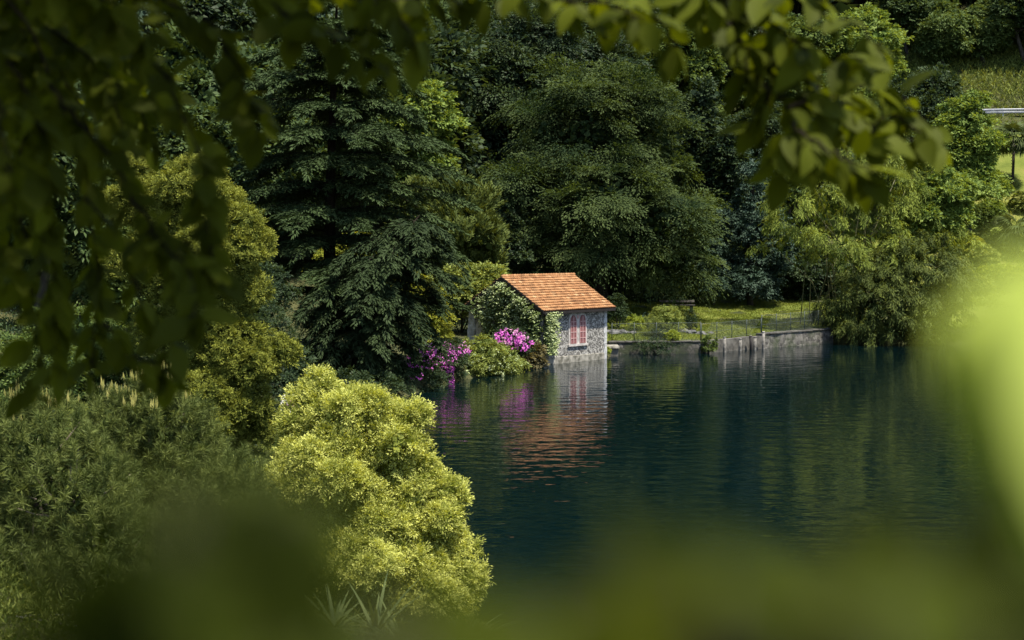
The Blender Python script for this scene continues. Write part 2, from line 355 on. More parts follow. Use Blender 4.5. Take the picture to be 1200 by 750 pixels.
def crown(lv, lobes, rng, nclump, per, cl_r, nl, L, W, outw=.8, upw=.4, droop=.2, spread=.4, jit=.3, jn=.35, ang=.8, lo=.8, hi=1.06, zmin=-.5, core=.35, reject=.86, tj=.15, flat=.5, tb=.5, tv=.2, offs=.35):
    P, O = seeds(lobes, nclump, rng, lo, hi, zmin, reject)
    n = len(P); tc = tb+rng.normal(size=n)*tv
    cr = cl_r*rng.uniform(.65, 1.3, n)
    P2 = np.repeat(P, per, 0); O2 = np.repeat(O, per, 0); r2 = np.repeat(cr, per)
    d = nrm(rng.normal(size=(n*per, 3))*[1, 1, flat]+O2*outw+UP*upw)
    p0 = P2+d*(r2*rng.uniform(0, offs, n*per))[:, None]
    nn = nrm(O2*.55+UP*.65+d*.25)
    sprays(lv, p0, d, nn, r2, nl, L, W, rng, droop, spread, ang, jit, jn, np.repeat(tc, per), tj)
    if core:
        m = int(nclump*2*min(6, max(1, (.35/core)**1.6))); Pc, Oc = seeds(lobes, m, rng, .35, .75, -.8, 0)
        lv.leaf(Pc, rng.normal(size=(len(Pc), 3)), Oc+rng.normal(size=(len(Pc), 3))*.5, cl_r*core*3, cl_r*core*2.2, .15)  # inner filler leaves tinted dark, shade of the gaps put into the colour

def billow(lobes, rng, k, fr=(.32, .5), shrink=.80):
    out = [(np.asarray(c, float), tuple(np.array(r)*shrink)) for c, r in lobes]
    P, O = seeds(lobes, k*len(lobes), rng, .80, .98, -.6, .8)
    c = np.array([l[0] for l in lobes]); rr = np.array([l[1] for l in lobes])
    for p in P:
        j = np.argmin(np.linalg.norm((p-c)/rr, axis=1)); f = rng.uniform(*fr); m = np.array(rr[j])*f; m = m*.5+m.mean()*.5; out.append((p, tuple(m*[1, 1, .85])))
    return out
def tree(name, label, cat, base, lobes, mat, rng, trunk=.3, group=None, limbs=True, part='crown', sub=0, fr=(.32, .5), **kw):
    r = empty(name, base, label, cat, group)
    lv = Leaves(); crown(lv, billow(lobes, rng, sub, fr) if sub else lobes, rng, **kw); lv.build(part, mat, r, base)
    if trunk: make_trunk(base, lobes, trunk, rng, r, limbs)
    return r
def make_trunk(base, lobes, rad, rng, r, limbs=True, name='trunk'):
    base = np.asarray(base, float)
    top = max(lobes, key=lambda l: l[0][2])[0]; top = np.asarray(top, float)
    mb = MB(); mid = base*.5+top*.5+np.array([rng.normal()*.2, rng.normal()*.2, 0])
    ax = [base-UP*.3, base*.75+mid*.25, mid, mid*.4+top*.6, top]
    mb.tube(ax, [rad*1.25, rad, rad*.72, rad*.45, rad*.12], 8)
    if limbs:
        for (c, rr) in lobes:
            c = np.asarray(c, float); f = np.clip((c[2]-rr[2]*.6-base[2])/max(top[2]-base[2], .1), .12, .85)
            s = base+(top-base)*f
            mb.tube([s, s*.5+c*.5-UP*.1*rr[2], c, c+(c-s)*.35], [rad*.5, rad*.36, rad*.2, rad*.05], 6)
    mb.build(name, M['bark'], r, base)
def lob(px, py, rx, ry, d, dd=0, rd=None):
    """crown lobe seen at (px,py) with radii in pixels, at distance d+dd; depth radius rd metres"""
    c = pt(px, py, d+dd); s = d/F
    return (c, (rx*s, rd if rd else rx*s*.9, ry*s))

def R(k): return np.random.default_rng(k)

# ------------------------------------------------------------------ boathouse
HL, HW = 6.5, 6.3; YAW = math.radians(48); HC = np.array([1.94, 89.8, 0.])
EZ, OV, GOV = 3.66, .45, .42; PITCHR = math.atan(.585); RZ = EZ+HW/2*math.tan(PITCHR)
def hw(x, y, z):   # house-local -> world
    return np.array([HC[0]+x*math.cos(YAW)-y*math.sin(YAW), HC[1]+x*math.sin(YAW)+y*math.cos(YAW), z])
def boathouse():
    rng = R(5); rr = random.Random(5)
    h = empty('boathouse', HC, 'small flint stone boathouse with orange tiled roof at the water edge', 'boathouse', rz=YAW)
    # walls: gabled prism along local x
    mb = MB(); prof = [(0, -1.6), (HW, -1.6), (HW, EZ), (HW/2, RZ), (0, EZ)]
    mb.prism(prof, lambda u, v, d: (d, u, v), 0, HL); wl = mb.build('wall', M['flint'], h)
    mb = MB(); mb.box(.02, HL-.30, -.05, .10, -1.6, .42, .03, rr); mb.box(-.05, .05, -.06, HW-.5, -1.6, .40, .03, rr); mb.build('plinth', M['render'], h)
    # corner stones: right end of the lake wall, and battered left corner of the gable
    mb = MB(); z = .0; k = 0
    while z < EZ-.1:
        wq = .30 if k % 2 else .22; mb.box(HL-wq, HL+.03, -.035, .12, z, min(z+.33, EZ-.05), .008, rr); z += .345; k += 1
    mb.build('quoin', M['quoin'], h); mb = MB(); z = .2; k = 0
    while z < EZ-.15:
        b = .35*(1-z/EZ); mb.box(-.04, .12, HW-.48 if k % 2 else HW-.38, HW+.05+b, z, min(z+.35, EZ-.1), .01, rr); z += .365; k += 1
    mb.build('quoin', M['quoin'], h)
    # paired lancet window in a pale surround
    def arch(cx, w, z0, zs, rise, n=7):
        pts = [(cx-w/2, z0), (cx+w/2, z0)]
        for i in range(n+1):                                        # pointed arch, right haunch then left
            t = i/n; pts.append((cx+w/2*math.cos(t*math.pi/2)**.85, zs+rise*math.sin(t*math.pi/2)))
        for i in range(1, n+1):
            t = 1-i/n; pts.append((cx-w/2*math.cos(t*math.pi/2)**.85, zs+rise*math.sin(t*math.pi/2)))
        return pts
    f3 = lambda u, v, d: (u, -d, v)
    xc = 3.45; mb = MB()
    for cx in (xc-.47, xc+.47): mb.prism(arch(cx, .92, 1.16, 2.60, .62), f3, -.02, .05 if cx < xc else .053)
    mb.box(xc-.30, xc+.30, -.047, .02, 2.55, 3.12); mb.box(xc-1.0, xc+1.0, -.12, .02, 1.03, 1.17)
    mb.build('window_surround', M['pale'], h)
    for cx in (xc-.47, xc+.47):
        mb = MB(); mb.prism(arch(cx, .60, 1.20, 2.58, .46), f3, .0, .075); wn = mb.build('window', M['pinkpaint'], h)
        mb = MB()
        mb.box(cx-.022, cx+.022, -.10, -.07, 1.2, 2.99)
        for zz in (1.55, 1.95, 2.35, 2.62): mb.box(cx-.28, cx+.28, -.095, -.07, zz-.02, zz+.02)
        for sx in (-.29, .29): mb.box(cx+sx-.02, cx+sx+.02, -.098, -.07, 1.2, 2.55)
        mb.build('glazing_bars', M['pinkbar'], wn)
    mb = MB(); mb.tube([(xc, -.05, 2.93), (xc, -.075, 2.93)], .13, 14); mb.build('rosette', M['pinkbar'], h)
    # arched pale door niche low on the gable
    g3 = lambda u, v, d: (-d, u, v)
    mb = MB(); mb.prism(arch(5.28, .98, .3, 2.18, .48), g3, -.02, .05); nd = mb.build('arched_door', M['pale'], h)
    for zz in (.75, 1.15, 1.55, 1.95):
        mb = MB(); mb.box(-.062, -.045, 4.95 + .05*rr.random(), 5.60-.1*rr.random(), zz, zz+.05, .01, rr); mb.build('door_board', M['quoin'], nd)
    # roof: real pantile courses
    sl = (HW/2+OV)/math.cos(PITCHR); nc = 14; ct = sl/nc; per = .20; x0, x1 = -GOV, HL+.42; ncol = int((x1-x0)/per); per = (x1-x0)/ncol
    for sgn in (0, 1):
        V = []; Fq = []; T = []; nu = ncol*4+1
        X = np.linspace(x0, x1, nu); wave = np.abs(np.sin((X-x0)/per*math.pi))**.8*.045
        for k in range(nc):
            s0 = k*ct-.04 if k else 0; s1 = (k+1)*ct
            rows = [(s0, .03), (s1, .10), (s1+.002, .015)]
            jig = rng.normal(size=ncol)*.012; jx = np.repeat(jig, 4); jx = np.append(jx, jx[-1])
            tt = np.clip(.5+rng.normal(size=ncol)*.2, .22, 1)
            for (s, up) in rows:
                yy = HW/2-s*math.cos(PITCHR)+(0 if up > .02 else 0); zz = RZ-s*math.sin(PITCHR)
                a = wave+up+jx*(up > .05)
                y = np.full(nu, yy)-a*math.sin(PITCHR); z = zz+a*math.cos(PITCHR)
                if sgn: y = HW-y
                V.append(np.stack([X, y, z], 1))
            b = len(V)-3
            for q in (0, 1):
                for i in range(nu-1):
                    f = [(b+q)*nu+i, (b+q)*nu+i+1, (b+q+1)*nu+i+1, (b+q+1)*nu+i]
                    Fq.append(f if sgn else f[::-1]); T.append(tt[min(i//4, ncol-1)] if q == 0 else .02)  # course lips tinted dark, the row shading put into the colour
        me = bpy.data.meshes.new('roof_slope'); quads(me, np.concatenate(V), np.array(Fq), T); link('roof_slope', me, M['tile'], h)
    mb = MB()                                                       # boarding under the tiles
    und = [(-OV, EZ-OV*math.tan(PITCHR)-.02), (HW/2, RZ-.02), (HW+OV, EZ-OV*math.tan(PITCHR)-.02), (HW+OV, EZ-OV*math.tan(PITCHR)-.10), (HW/2, RZ-.12), (-OV, EZ-OV*math.tan(PITCHR)-.10)]
    n = len(und); vs = [(x0+.03, u, v) for u, v in und]+[(x1-.03, u, v) for u, v in und]
    mb.add(vs, [(0, 1, 4, 5), (1, 2, 3, 4), (n, n+5, n+4, n+1), (n+1, n+4, n+3, n+2)]+[(i, (i+1) % n, n+(i+1) % n, n+i) for i in range(n)])
    for k in range(11):                                             # rafter feet
        xx = -.1+k*(HL+.2)/10
        mb.box(xx-.05, xx+.05, -OV+.02, 0, EZ-OV*.585-.16, EZ-OV*.585-.06)
    mb.build('roof_boarding', M['darkwood'], h)
    mb = MB()
    for k in range(28):                                             # ridge tiles
        xa = x0+.02+k*(x1-x0-.04)/28; xb = xa+(x1-x0)/28+.03
        mb.tube([(xa, HW/2, RZ+.05), (xb, HW/2, RZ+.075)], [.10, .125], 8)
    rt = mb.build('ridge_tiles', M['tile'], h); a = rt.data.attributes.new('tint', 'FLOAT', 'FACE'); a.data.foreach_set('value', np.repeat(rng.uniform(.2, .8, 28), 10).astype(np.float32))
    for xe in (x0, x1-.05):                                         # scalloped bargeboards
        mb = MB()
        for s in (-1, 1):
            nb = 20; L = sl
            for k in range(nb):
                sa, sb = k*L/nb, (k+1)*L/nb; sm = (sa+sb)/2
                def p(sv, dn): return (HW/2+s*sv*math.cos(PITCHR), RZ+.03-sv*math.sin(PITCHR)-dn)
                poly = [p(sa, 0), p(sb, 0), p(sb, .17), p(sm+.06, .20), p(sm, .34), p(sm-.06, .20), p(sa, .17)]
                mb.prism(poly, lambda u, v, d: (d, u, v), xe-.03-.002*(s > 0), xe+.02)
        mb.build('bargeboard', M['darkwood'], h)
    mb = MB()
    for yy in (-OV-.03, HW+OV): mb.box(x0+.05, x1-.05, yy, yy+.03, EZ-OV*.585-.17, EZ-OV*.585-.0)
    mb.build('fascia', M['darkwood'], h)
    return h
boathouse()

def climber():
    rng = R(8); r = empty('climbing_plant', hw(-.25, 3, 0), 'dense climbing plant with creamy flowers covering the boathouse gable', 'climbing plant')
    base = hw(-.25, 3, 0)
    n = 1500; y = rng.uniform(-.05, 5.6, n); z = rng.uniform(.5, RZ, n)
    top = EZ+(HW/2-np.abs(y-HW/2))*math.tan(PITCHR)-.22
    low = np.interp(y, [0, 4.0, 4.7, 5.6], [.6, 1.1, 2.2, 3.2]) + .15*np.sin(y*4)
    ok = (z < top) & (z > low); y, z = y[ok], z[ok]; n = len(y)
    bul = .14+.30*rng.random(n)+.12*np.sin(y*3.1)*np.sin(z*2.7)
    P = np.stack([hw(-b, a, c) for a, b, c in zip(y, bul, z)]); O = np.array([-math.cos(YAW), -math.sin(YAW), 0])
    lv = Leaves(); D = nrm(O*.9+UP*.1+rng.normal(size=(n, 3))*[.5, .5, .35])
    sprays(lv, P, D, O*.5+UP*.9+rng.normal(size=(n, 3))*.3, .34, 9, .15, .12, rng, .35, .5, .9, .3, .35, .35+rng.normal(size=n)*.25, .2)
    # round the corner onto the lake wall
    m = 230; x2 = np.abs(rng.normal(size=m))*.55; z2 = rng.uniform(.75, 3.35, m); keep = x2 < 1.35-.25*(3.3-z2)*(z2 < 2) - .0; x2, z2 = x2[keep], z2[keep]; m = len(x2)
    P2 = np.stack([hw(a, -.10-.2*rng.random(), c) for a, c in zip(x2, z2)]); O2 = np.array([math.sin(YAW), -math.cos(YAW), 0])
    D2 = nrm(O2*.9+rng.normal(size=(m, 3))*.5)
    sprays(lv, P2, D2, O2*.5+UP*.9, .32, 9, .15, .12, rng, .3, .5, .9, .3, .35, .6, .2)
    lv.build('foliage', M['ivy'], r, base)
    fl = Leaves()
    k = rng.random(n) < np.clip(.5+.3*np.sin(y*2.2+z*1.3), .15, .8)
    Pf = P[k]+O*.26+UP*.05
    c = np.concatenate([Pf, P2+O2*.25, P2[:60]+O2*.3]); oc = np.concatenate([np.tile(O, (len(Pf), 1)), np.tile(O2, (m+60, 1))])
    for j in range(7):
        q = c+rng.normal(size=c.shape)*[.09, .09, .045]
        fl.leaf(q, rng.normal(size=c.shape)*[1, 1, .4], oc*.6+UP*.8+rng.normal(size=c.shape)*.3, .11, .09, .3+.5*rng.random(len(c)))
    fl.build('blossom', M['cream'], r, base)
    mb = MB()
    for yy in (.6, 1.6, 2.6): mb.tube([hw(-.12, yy, .0), hw(-.1, yy+.2, 1.5), hw(-.1, yy+.5, 3)], [.05, .04, .02], 6)
    mb.build('stem', M['bark'], r, base)
climber()

# ------------------------------------------------------------------ quay, walls, fence
def wallmesh(name, pts, thick, z0, ztop, mat, label, cat, cap=None, n=10, seed=1):
    rng = R(seed); base = np.array([*pts[0], 0.]); r = empty(name, base, label, cat)
    P = np.array(pts, float); seg = np.linspace(0, len(P)-1, n); px = np.interp(seg, range(len(P)), P[:, 0]); py = np.interp(seg, range(len(P)), P[:, 1])
    zt = np.interp(seg, range(len(P)), ztop); mb = MB(); vs = []
    t = nrm(np.array([P[-1][0]-P[0][0], P[-1][1]-P[0][1]])); nn = np.array([-t[1], t[0]])
    for i in range(n):
        j = rng.normal(size=4)*.025
        a = np.array([px[i], py[i]]); b = a+nn*thick
        vs += [(a[0]-nn[0]*.12, a[1]-nn[1]*.12, z0), (a[0]+j[0], a[1]+j[1], zt[i]+j[2]), (b[0], b[1], zt[i]+j[2]), (b[0], b[1], z0)]
    fs = [(0, 1, 2, 3), tuple((n-1)*4+k for k in (3, 2, 1, 0))]
    for i in range(n-1):
        for k in range(4): fs.append((i*4+k, i*4+(k+1) % 4, i*4+4+(k+1) % 4, i*4+4+k))
    mb.add(vs, fs); mb.build('wall_face', mat, r, base)
    if cap:
        mb = MB()
        for i in range(n-1):
            a = np.array([px[i], py[i]]); b = np.array([px[i+1], py[i+1]]); e = nn*(thick+.06); a = a-nn*.07+t*.012; b = b-nn*.07-t*.012; za, zb = zt[i]+.02+rng.normal()*.012, zt[i+1]+.02+rng.normal()*.012
            vs = [(*a, za), (*b, zb), (*(b+e), zb), (*(a+e), za), (*a, za+cap), (*b, zb+cap), (*(b+e), zb+cap), (*(a+e), za+cap)]
            mb.add(vs, [(3, 2, 1, 0), (4, 5, 6, 7), (0, 1, 5, 4), (1, 2, 6, 5), (2, 3, 7, 6), (3, 0, 4, 7)])
        mb.build('coping', M['concrete'], r, base)
    return r
W1 = [(6.7, 98.55), (13.2, 99.3)]; W2 = [(13.55, 99.75), (18.3, 104.0)]; W3 = [(18.3, 104.15), (24.75, 109.5)]
wallmesh('retaining_wall', W1, .5, -1.2, [.80, .80], M['mossy'], 'dark mossy retaining wall right beside the boathouse', 'wall', .07, 12, 1)
wallmesh('retaining_wall', W2, .5, -1.2, [.84, .90], M['concrete'], 'low grey concrete retaining wall with bleached timber posts in front', 'wall', None, 9, 2)
wallmesh('retaining_wall', W3, .55, -1.2, [.98, 1.08], M['rubble'], 'taller rubble retaining wall ending at the bamboo', 'wall', .08, 11, 3)
def mooring():
    b = np.array([6.55, 97.4, 0]); r = empty('mooring_block', b, 'squat grey concrete block in the water at the boathouse corner', 'mooring block')
    mb = MB(); rr = random.Random(2); mb.box(6.0, 7.25, 96.9, 98.5, -1.5, .55, .03, rr); mb.build('block', M['concrete'], r, b)
    mb = MB(); mb.box(5.9, 7.33, 96.8, 98.55, .553, .66, .015, rr); mb.build('cap_slab', M['render'], r, b)
mooring()
bx = lambda px, d: pt(px, 285, d)[0]
for i, (px, d, h, lean, lab) in enumerate([(849, 100.6, 1.05, .0, 'first bleached timber post, nearest the mossy wall'), (867, 102.0, .85, .03, 'short timber post second from the mossy wall'),
                                (881, 102.9, 1.0, -.10, 'dark leaning timber post just left of the rubble wall'), (884, 103.2, .9, .05, 'thin upright timber post touching the leaning dark one'), (894.5, 103.6, 1.25, 0, 'tallest bleached timber post with a pale top at the rubble wall corner')]):
    x = bx(px, d); b = np.array([x, d-.45, 0]); r = empty('mooring_post', b, lab, 'post', 'timber posts along the concrete wall')
    mb = MB(); mb.tube([(x, d-.45, -1.5), (x+lean*.5, d-.45, .3), (x+lean, d-.45, h)], [.13, .12, .11], 8); mb.build('shaft', M['darkwood'] if i in (2,) else M['post'], r, b)
    mb = MB(); mb.tube([(x+lean, d-.45, h+.003), (x+lean, d-.45, h+.05)], [.13, .09], 8); mb.build('cap', M['pale'] if i == 4 else M['greywood'], r, b)
def fence(name, pts, zs, h, label, npost, sp=.17):
    P = np.array(pts, float); b = np.array([*P[0], zs[0]]); r = empty(name, b, label, 'fence')
    tot = [0]
    for i in range(len(P)-1): tot.append(tot[-1]+np.linalg.norm(P[i+1]-P[i]))
    f = lambda s: np.array([np.interp(s, tot, P[:, 0]), np.interp(s, tot, P[:, 1]), np.interp(s, tot, zs)])
    for k in range(npost):
        s = tot[-1]*k/(npost-1); q = f(s); mb = MB(); mb.tube([q-UP*.2, q+UP*(h+.06)], .03, 6); mb.build('post', M['greenpost'], r, b)
    mb = MB()
    for z in (.08, h*.5, h): mb.tube([f(s)+UP*z for s in np.linspace(0, tot[-1], 12)], .009, 4)
    for s in np.arange(0, tot[-1]-h, sp):                            # woven diamonds
        mb.tube([f(s)+UP*.05, f(s+h)+UP*h], .0055, 3, False); mb.tube([f(s)+UP*h, f(s+h)+UP*.05], .0055, 3, False)
    mb.build('wire_mesh', M['wire'], r, b)
fence('wire_fence', [(7.0, 99.4), (13.3, 100.2)], [.82, .86], 1.25, 'faint wire mesh fence above the dark mossy wall', 5)
fence('wire_fence', [(13.4, 100.4), (18.4, 104.9)], [.86, .95], 1.15, 'low wire mesh fence on green posts above the concrete wall', 5)
fence('wire_fence', [(18.45, 104.9), (24.8, 110.2)], [1.02, 1.2], 1.35, 'taller wire mesh fence above the rubble wall at the bamboo', 6)

# ------------------------------------------------------------------ lawn furniture and small shrubs
def bench():
    b = onground(794, 120); r = empty('garden_bench', b, 'long low dark timber bench under the big weeping tree', 'bench'); z = b[2]; x, y = b[0], b[1]
    for k in range(3):
        mb = MB(); yy = y-.25+k*.18; mb.box(x-1.5, x+1.5, yy, yy+.15, z+.46, z+.52); mb.build('seat_plank', M['greywood'], r, b)
    for s in (-1.2, 1.2):
        mb = MB(); mb.box(x+s-.1, x+s+.1, y-.2, y+.24, z-.1, z+.455); mb.build('leg', M['rock'], r, b)
    mb = MB(); mb.box(x-1.5, x+1.5, y+.31, y+.36, z+.72, z+.90); mb.build('backrest', M['greywood'], r, b)
    for s in (-1.2, 1.2):
        mb = MB(); mb.box(x+s-.04, x+s+.04, y+.365, y+.42, z-.1, z+.88); mb.build('back_post', M['darkwood'], r, b)
bench()
def shrub(name, label, cat, px, pybase, rx, ry, mat, seed, leaf=.12, dens=1.0, shape=None, flower=None, nfl=0, group=None, base=None, d=None):
    rng = R(seed); b = np.asarray(base, float) if base is not None else (hit(px, pybase) if d is None else onground(px, d)); dd = b[1]; s = dd/F; c = b+UP*ry*s*.95
    lobes = [(c, (rx*s, rx*s, ry*s))]
    for _ in range(4):
        a = rng.uniform(0, 6.28); lobes.append((c+np.array([math.cos(a)*rx*s*.5, math.sin(a)*rx*s*.5, rng.uniform(-.3, .45)*ry*s]), (rx*s*.6, rx*s*.6, ry*s*.6)))
    r = empty(name, b, label, cat, group)
    area = rx*ry*s*s; nc = int(max(40, dens*area*90)); lv = Leaves(); crown(lv, lobes, rng, nc, 6, max(.16, .2*rx*s), 7, leaf, leaf*.5, droop=.2, zmin=-.7, core=.25)
    lv.build('foliage', mat, r, b)
    mb = MB()
    for k in range(3):
        a = k*2.1; mb.tube([b-UP*.15, b+np.array([math.cos(a), math.sin(a), 0])*rx*s*.3+UP*ry*s*.8], [.05, .02], 5)
    mb.build('stem', M['bark'], r, b)
    if flower:
        P, O = seeds(lobes, nfl, rng, 1.0, 1.14, -.4); fl = Leaves()
        for j in range(5):
            q = P+rng.normal(size=P.shape)*.05*max(1, leaf/.12); fl.leaf(q, rng.normal(size=P.shape), O+rng.normal(size=P.shape)*.5, leaf*.9, leaf*.8, rng.random(len(P)))
        fl.build('blossom', M[flower], r, b)
    return r
shrub('garden_shrub', 'round yellow-green shrub in the middle of the lawn border', 'shrub', 779, 395, 20, 17, M['hedge'], 11, .08, 2)
shrub('garden_shrub', 'small dark upright conifer shrub beside the rocks on the lawn', 'shrub', 809, 388, 6, 12.5, M['dark'], 12, .08, 2)
shrub('garden_shrub', 'small bright lime shrub between the boathouse and the round shrub', 'shrub', 744, 388, 9, 9, M['fresh'], 13, .1, 1.5)
shrub('garden_shrub', 'dark leafy shrub hugging the right end of the boathouse', 'shrub', 724, 386, 13, 20, M['dark'], 14)
shrub('garden_shrub', 'low pale lime cushion plant on the edge of the mossy wall', 'shrub', 790, 402, 8, 6, M['fresh'], 15, .09, 2, base=(11.3, 99.6, .82))
shrub('garden_shrub', 'low dark blue-green cushion below the round yellow-green shrub', 'shrub', 776, 400, 13, 6, M['dark'], 16, .09, 1.5)
shrub('garden_shrub', 'tiny yellow-green plant growing at the water on the boathouse corner', 'shrub', 713, 418, 5, 6, M['fresh'], 17, .08, 2.5, base=(6.25, 96.0, .1))
shrub('garden_shrub', 'loose green plant filling the gap between mossy and concrete walls', 'shrub', 833, 409, 8, 9, M['mid'], 18, .12, 1.6, base=(13.75, 99.3, .1))
shrub('garden_shrub', 'dark weed tuft hanging over the middle of the mossy wall', 'shrub', 765, 405, 26, 6, M['dark'], 19, .09, 1.6, base=(10.0, 98.6, .15))
shrub('garden_shrub', 'bluish low shrub behind the small lime shrub', 'shrub', 758, 384, 8, 8, M['bluecon'], 20, .09, 1.5)
def rocks(label, px, py, n, spread, seed):
    rng = R(seed); rr = random.Random(seed)
    b = hit(px, py); r = empty('rock_pile', b, label, 'rocks')
    for i in range(n):
        x = b[0]+rng.normal()*spread; y = b[1]+rng.normal()*spread*.5; q = np.array([x, y, gz(x, y)]); s = rng.uniform(.15, .38)
        import bmesh
        bm = bmesh.new(); bmesh.ops.create_icosphere(bm, subdivisions=2, radius=1)
        k1, k2 = rng.normal(size=3), rng.normal(size=3)
        for v in bm.verts:
            c = np.array(v.co); f = 1+.25*math.sin(c@k1*2.5)+.18*math.sin(c@k2*4); v.co = Vector((c*f*[s*1.2, s, s*.7]+q-b+UP*s*.25).tolist())
        me = bpy.data.meshes.new('rock'); bm.to_mesh(me); bm.free(); link('rock', me, M['rock'], r)
rocks('grey rocks heaped beside the round shrub on the lawn', 803, 391, 10, .6, 3)
rocks('low heap of grey stones on the grass at the boathouse end', 728, 392, 12, .8, 4)

# grass blades on the lawn
rng = R(31); n = 130000; gx = rng.uniform(6.8, 30, n); gy = rng.uniform(96, 134, n); k = lawn_keep(gx, gy); gx, gy = gx[k], gy[k]
gx2 = rng.uniform(40, 95, 40000); gy2 = rng.uniform(110, 185, 40000); k = lawn_keep(gx2, gy2); gx = np.append(gx, gx2[k]); gy = np.append(gy, gy2[k])
P = np.stack([gx, gy, ground(gx, gy)], 1); lv = Leaves(); n = len(P)
lv.leaf(P, rng.normal(size=(n, 3))*[.5, .5, 0]+UP, rng.normal(size=(n, 3))*[1, 1, .1]+UP*.6, rng.uniform(.08, .2, n), .05, .45+.25*np.sin(gx*.6)*np.sin(gy*.5)+rng.normal(size=n)*.18)
tag(lv.build('lawn_grass', M['grass']), 'short sunlit grass covering the lakeside lawn', 'grass', kind='stuff')

# ------------------------------------------------------------------ flowering bank left of the boathouse
def bankplant(name, label, cat, items, mat, seed, leaf=.13, flower=None, fspots=None, base=None, dens=1.0, fsize=.1, droop=.3):
    """items: lobes (px,py,rx,ry,d)"""
    rng = R(seed); lobes = [lob(a, b_, c, d_, e, 0, c*e/F*.9) for a, b_, c, d_, e in items]
    x, y = lobes[0][0][0], lobes[0][0][1]; b = np.array([x, y, max(gz(x, y), -.2)]); r = empty(name, b, label, cat)
    ar = sum(l[1][0]*l[1][2] for l in lobes); lv = Leaves()
    crown(lv, lobes, rng, int(ar*85*dens)+60, 6, .32, 8, leaf, leaf*.45, droop=droop, zmin=-.8, core=.3)
    lv.build('foliage', mat, r, b)
    mb = MB()
    for k in range(5):
        a = k*1.3; l = lobes[k % len(lobes)]; mb.tube([b-UP*.2, (b+l[0])/2+np.array([math.cos(a)*.2, 0, 0]), l[0]], [.05, .04, .015], 5)
    mb.build('stem', M['bark'], r, b)
    for (fm, spots) in (flower or []):
        fl = Leaves()
        for (a, b_, c, d_, e, nn) in spots:
            l = [lob(a, b_, c, d_, e, -.3, c*e/F)]; P, O = seeds(l, nn, rng, .75, 1.1, -1)
            P = P[P[:, 1] < l[0][0][1]+l[0][1][1]*.3]; O = np.tile([0, -.6, .6], (len(P), 1))
            for j in range(5):
                q = P+rng.normal(size=P.shape)*fsize*.5; fl.leaf(q, rng.normal(size=P.shape), O+rng.normal(size=P.shape)*.5, fsize*1.2, fsize, rng.random(len(P)))
        fl.build('blossom', M[fm], r, b)
    return r
bankplant('azalea', 'magenta flowering azalea trailing down to the water by the cedar', 'azalea', [(515, 425, 28, 22, 79), (498, 440, 18, 18, 77), (530, 415, 16, 14, 80)], M['dark'], 41,
          flower=[('pink', [(488, 430, 12, 20, 74, 40), (520, 418, 17, 14, 78.5, 85), (527, 438, 4.5, 16, 78.3, 95), (503, 428, 20, 16, 77.5, 60), (540, 412, 12, 6, 79.5, 30)]), ('palepink', [(533, 408, 18, 7, 79.5, 45), (495, 412, 16, 12, 78, 30)])], fsize=.078)
bankplant('flowering_shrub', 'broad green shrub with small white flowers overhanging the water', 'shrub', [(563, 418, 26, 20, 83), (585, 424, 24, 17, 84), (602, 432, 15, 10, 85.5), (552, 428, 18, 16, 82), (575, 433, 22, 9, 83.5)], M['hedge'], 42,
          flower=[('cream', [(545, 428, 4, 12, 81, 18), (590, 428, 26, 12, 83, 34), (568, 420, 28, 14, 82, 22)])], fsize=.075)
bankplant('dark_bush', 'dark overhanging bush along the waterline beneath the low weeping cedar', 'bush', [(395, 458, 44, 22, 68), (440, 458, 36, 18, 71), (478, 452, 26, 16, 74.5), (500, 448, 18, 12, 76)], M['dark'], 49, leaf=.14)
bankplant('dark_bush', 'dark bush filling the shade between golden cypress and cedars', 'bush', [(300, 395, 40, 40, 60), (330, 440, 44, 34, 60), (290, 350, 30, 40, 62), (320, 340, 24, 26, 64)], M['dark'], 50, leaf=.12)
bankplant('leafy_bush', 'green bush behind the pines at the far left edge under the hanging leaves', 'bush', [(30, 440, 70, 44, 40), (120, 430, 56, 40, 43), (80, 400, 60, 40, 44), (-30, 470, 60, 50, 38)], M['mid'], 51, leaf=.11)
bankplant('rhododendron', 'pink rhododendron below the climbing plant on the gable', 'rhododendron', [(600, 400, 20, 12, 87.5), (612, 412, 14, 12, 87.7)], M['dark'], 43,
          flower=[('pink', [(596, 396, 17, 8, 86.6, 60), (612, 404, 12, 7, 86.8, 30)]), ('palepink', [(600, 395, 17, 8, 86.5, 40)])], fsize=.13)
bankplant('dry_bush', 'brownish dry bush against the flint corner of the boathouse', 'bush', [(622, 420, 12, 14, 88), (612, 424, 12, 10, 87.5)], M['drygrass'], 44, leaf=.22, droop=.1)
bankplant('yellow_bush', 'rounded yellow-green bush behind the azalea and left of the boathouse', 'bush', [(508, 378, 20, 34, 90), (500, 360, 22, 24, 91)], M['yshrub'], 45)
bankplant('yellow_bush', 'yellow-green bush glowing through the gap between the two cedars', 'bush', [(430, 300, 42, 22, 100), (400, 315, 36, 24, 101), (460, 310, 30, 20, 99), (470, 345, 40, 24, 98)], M['yshrub'], 46, leaf=.17, dens=.7)
bankplant('leafy_bush', 'fresh green bush rising behind the left eave of the boathouse', 'bush', [(540, 335, 24, 22, 99), (570, 328, 26, 16, 100), (520, 345, 20, 24, 98), (556, 350, 26, 22, 98.5)], M['hedge'], 47, leaf=.2, dens=.7)
bankplant('white_flower_bush', 'bush with white and pale pink flowers behind the lobed golden cypress', 'bush', [(345, 482, 22, 24, 52), (330, 500, 26, 26, 50)], M['dark'], 48, leaf=.1, flower=[('palepink', [(350, 485, 16, 20, 50, 90)]), ('white', [(340, 478, 12, 16, 50, 60)])], fsize=.06)

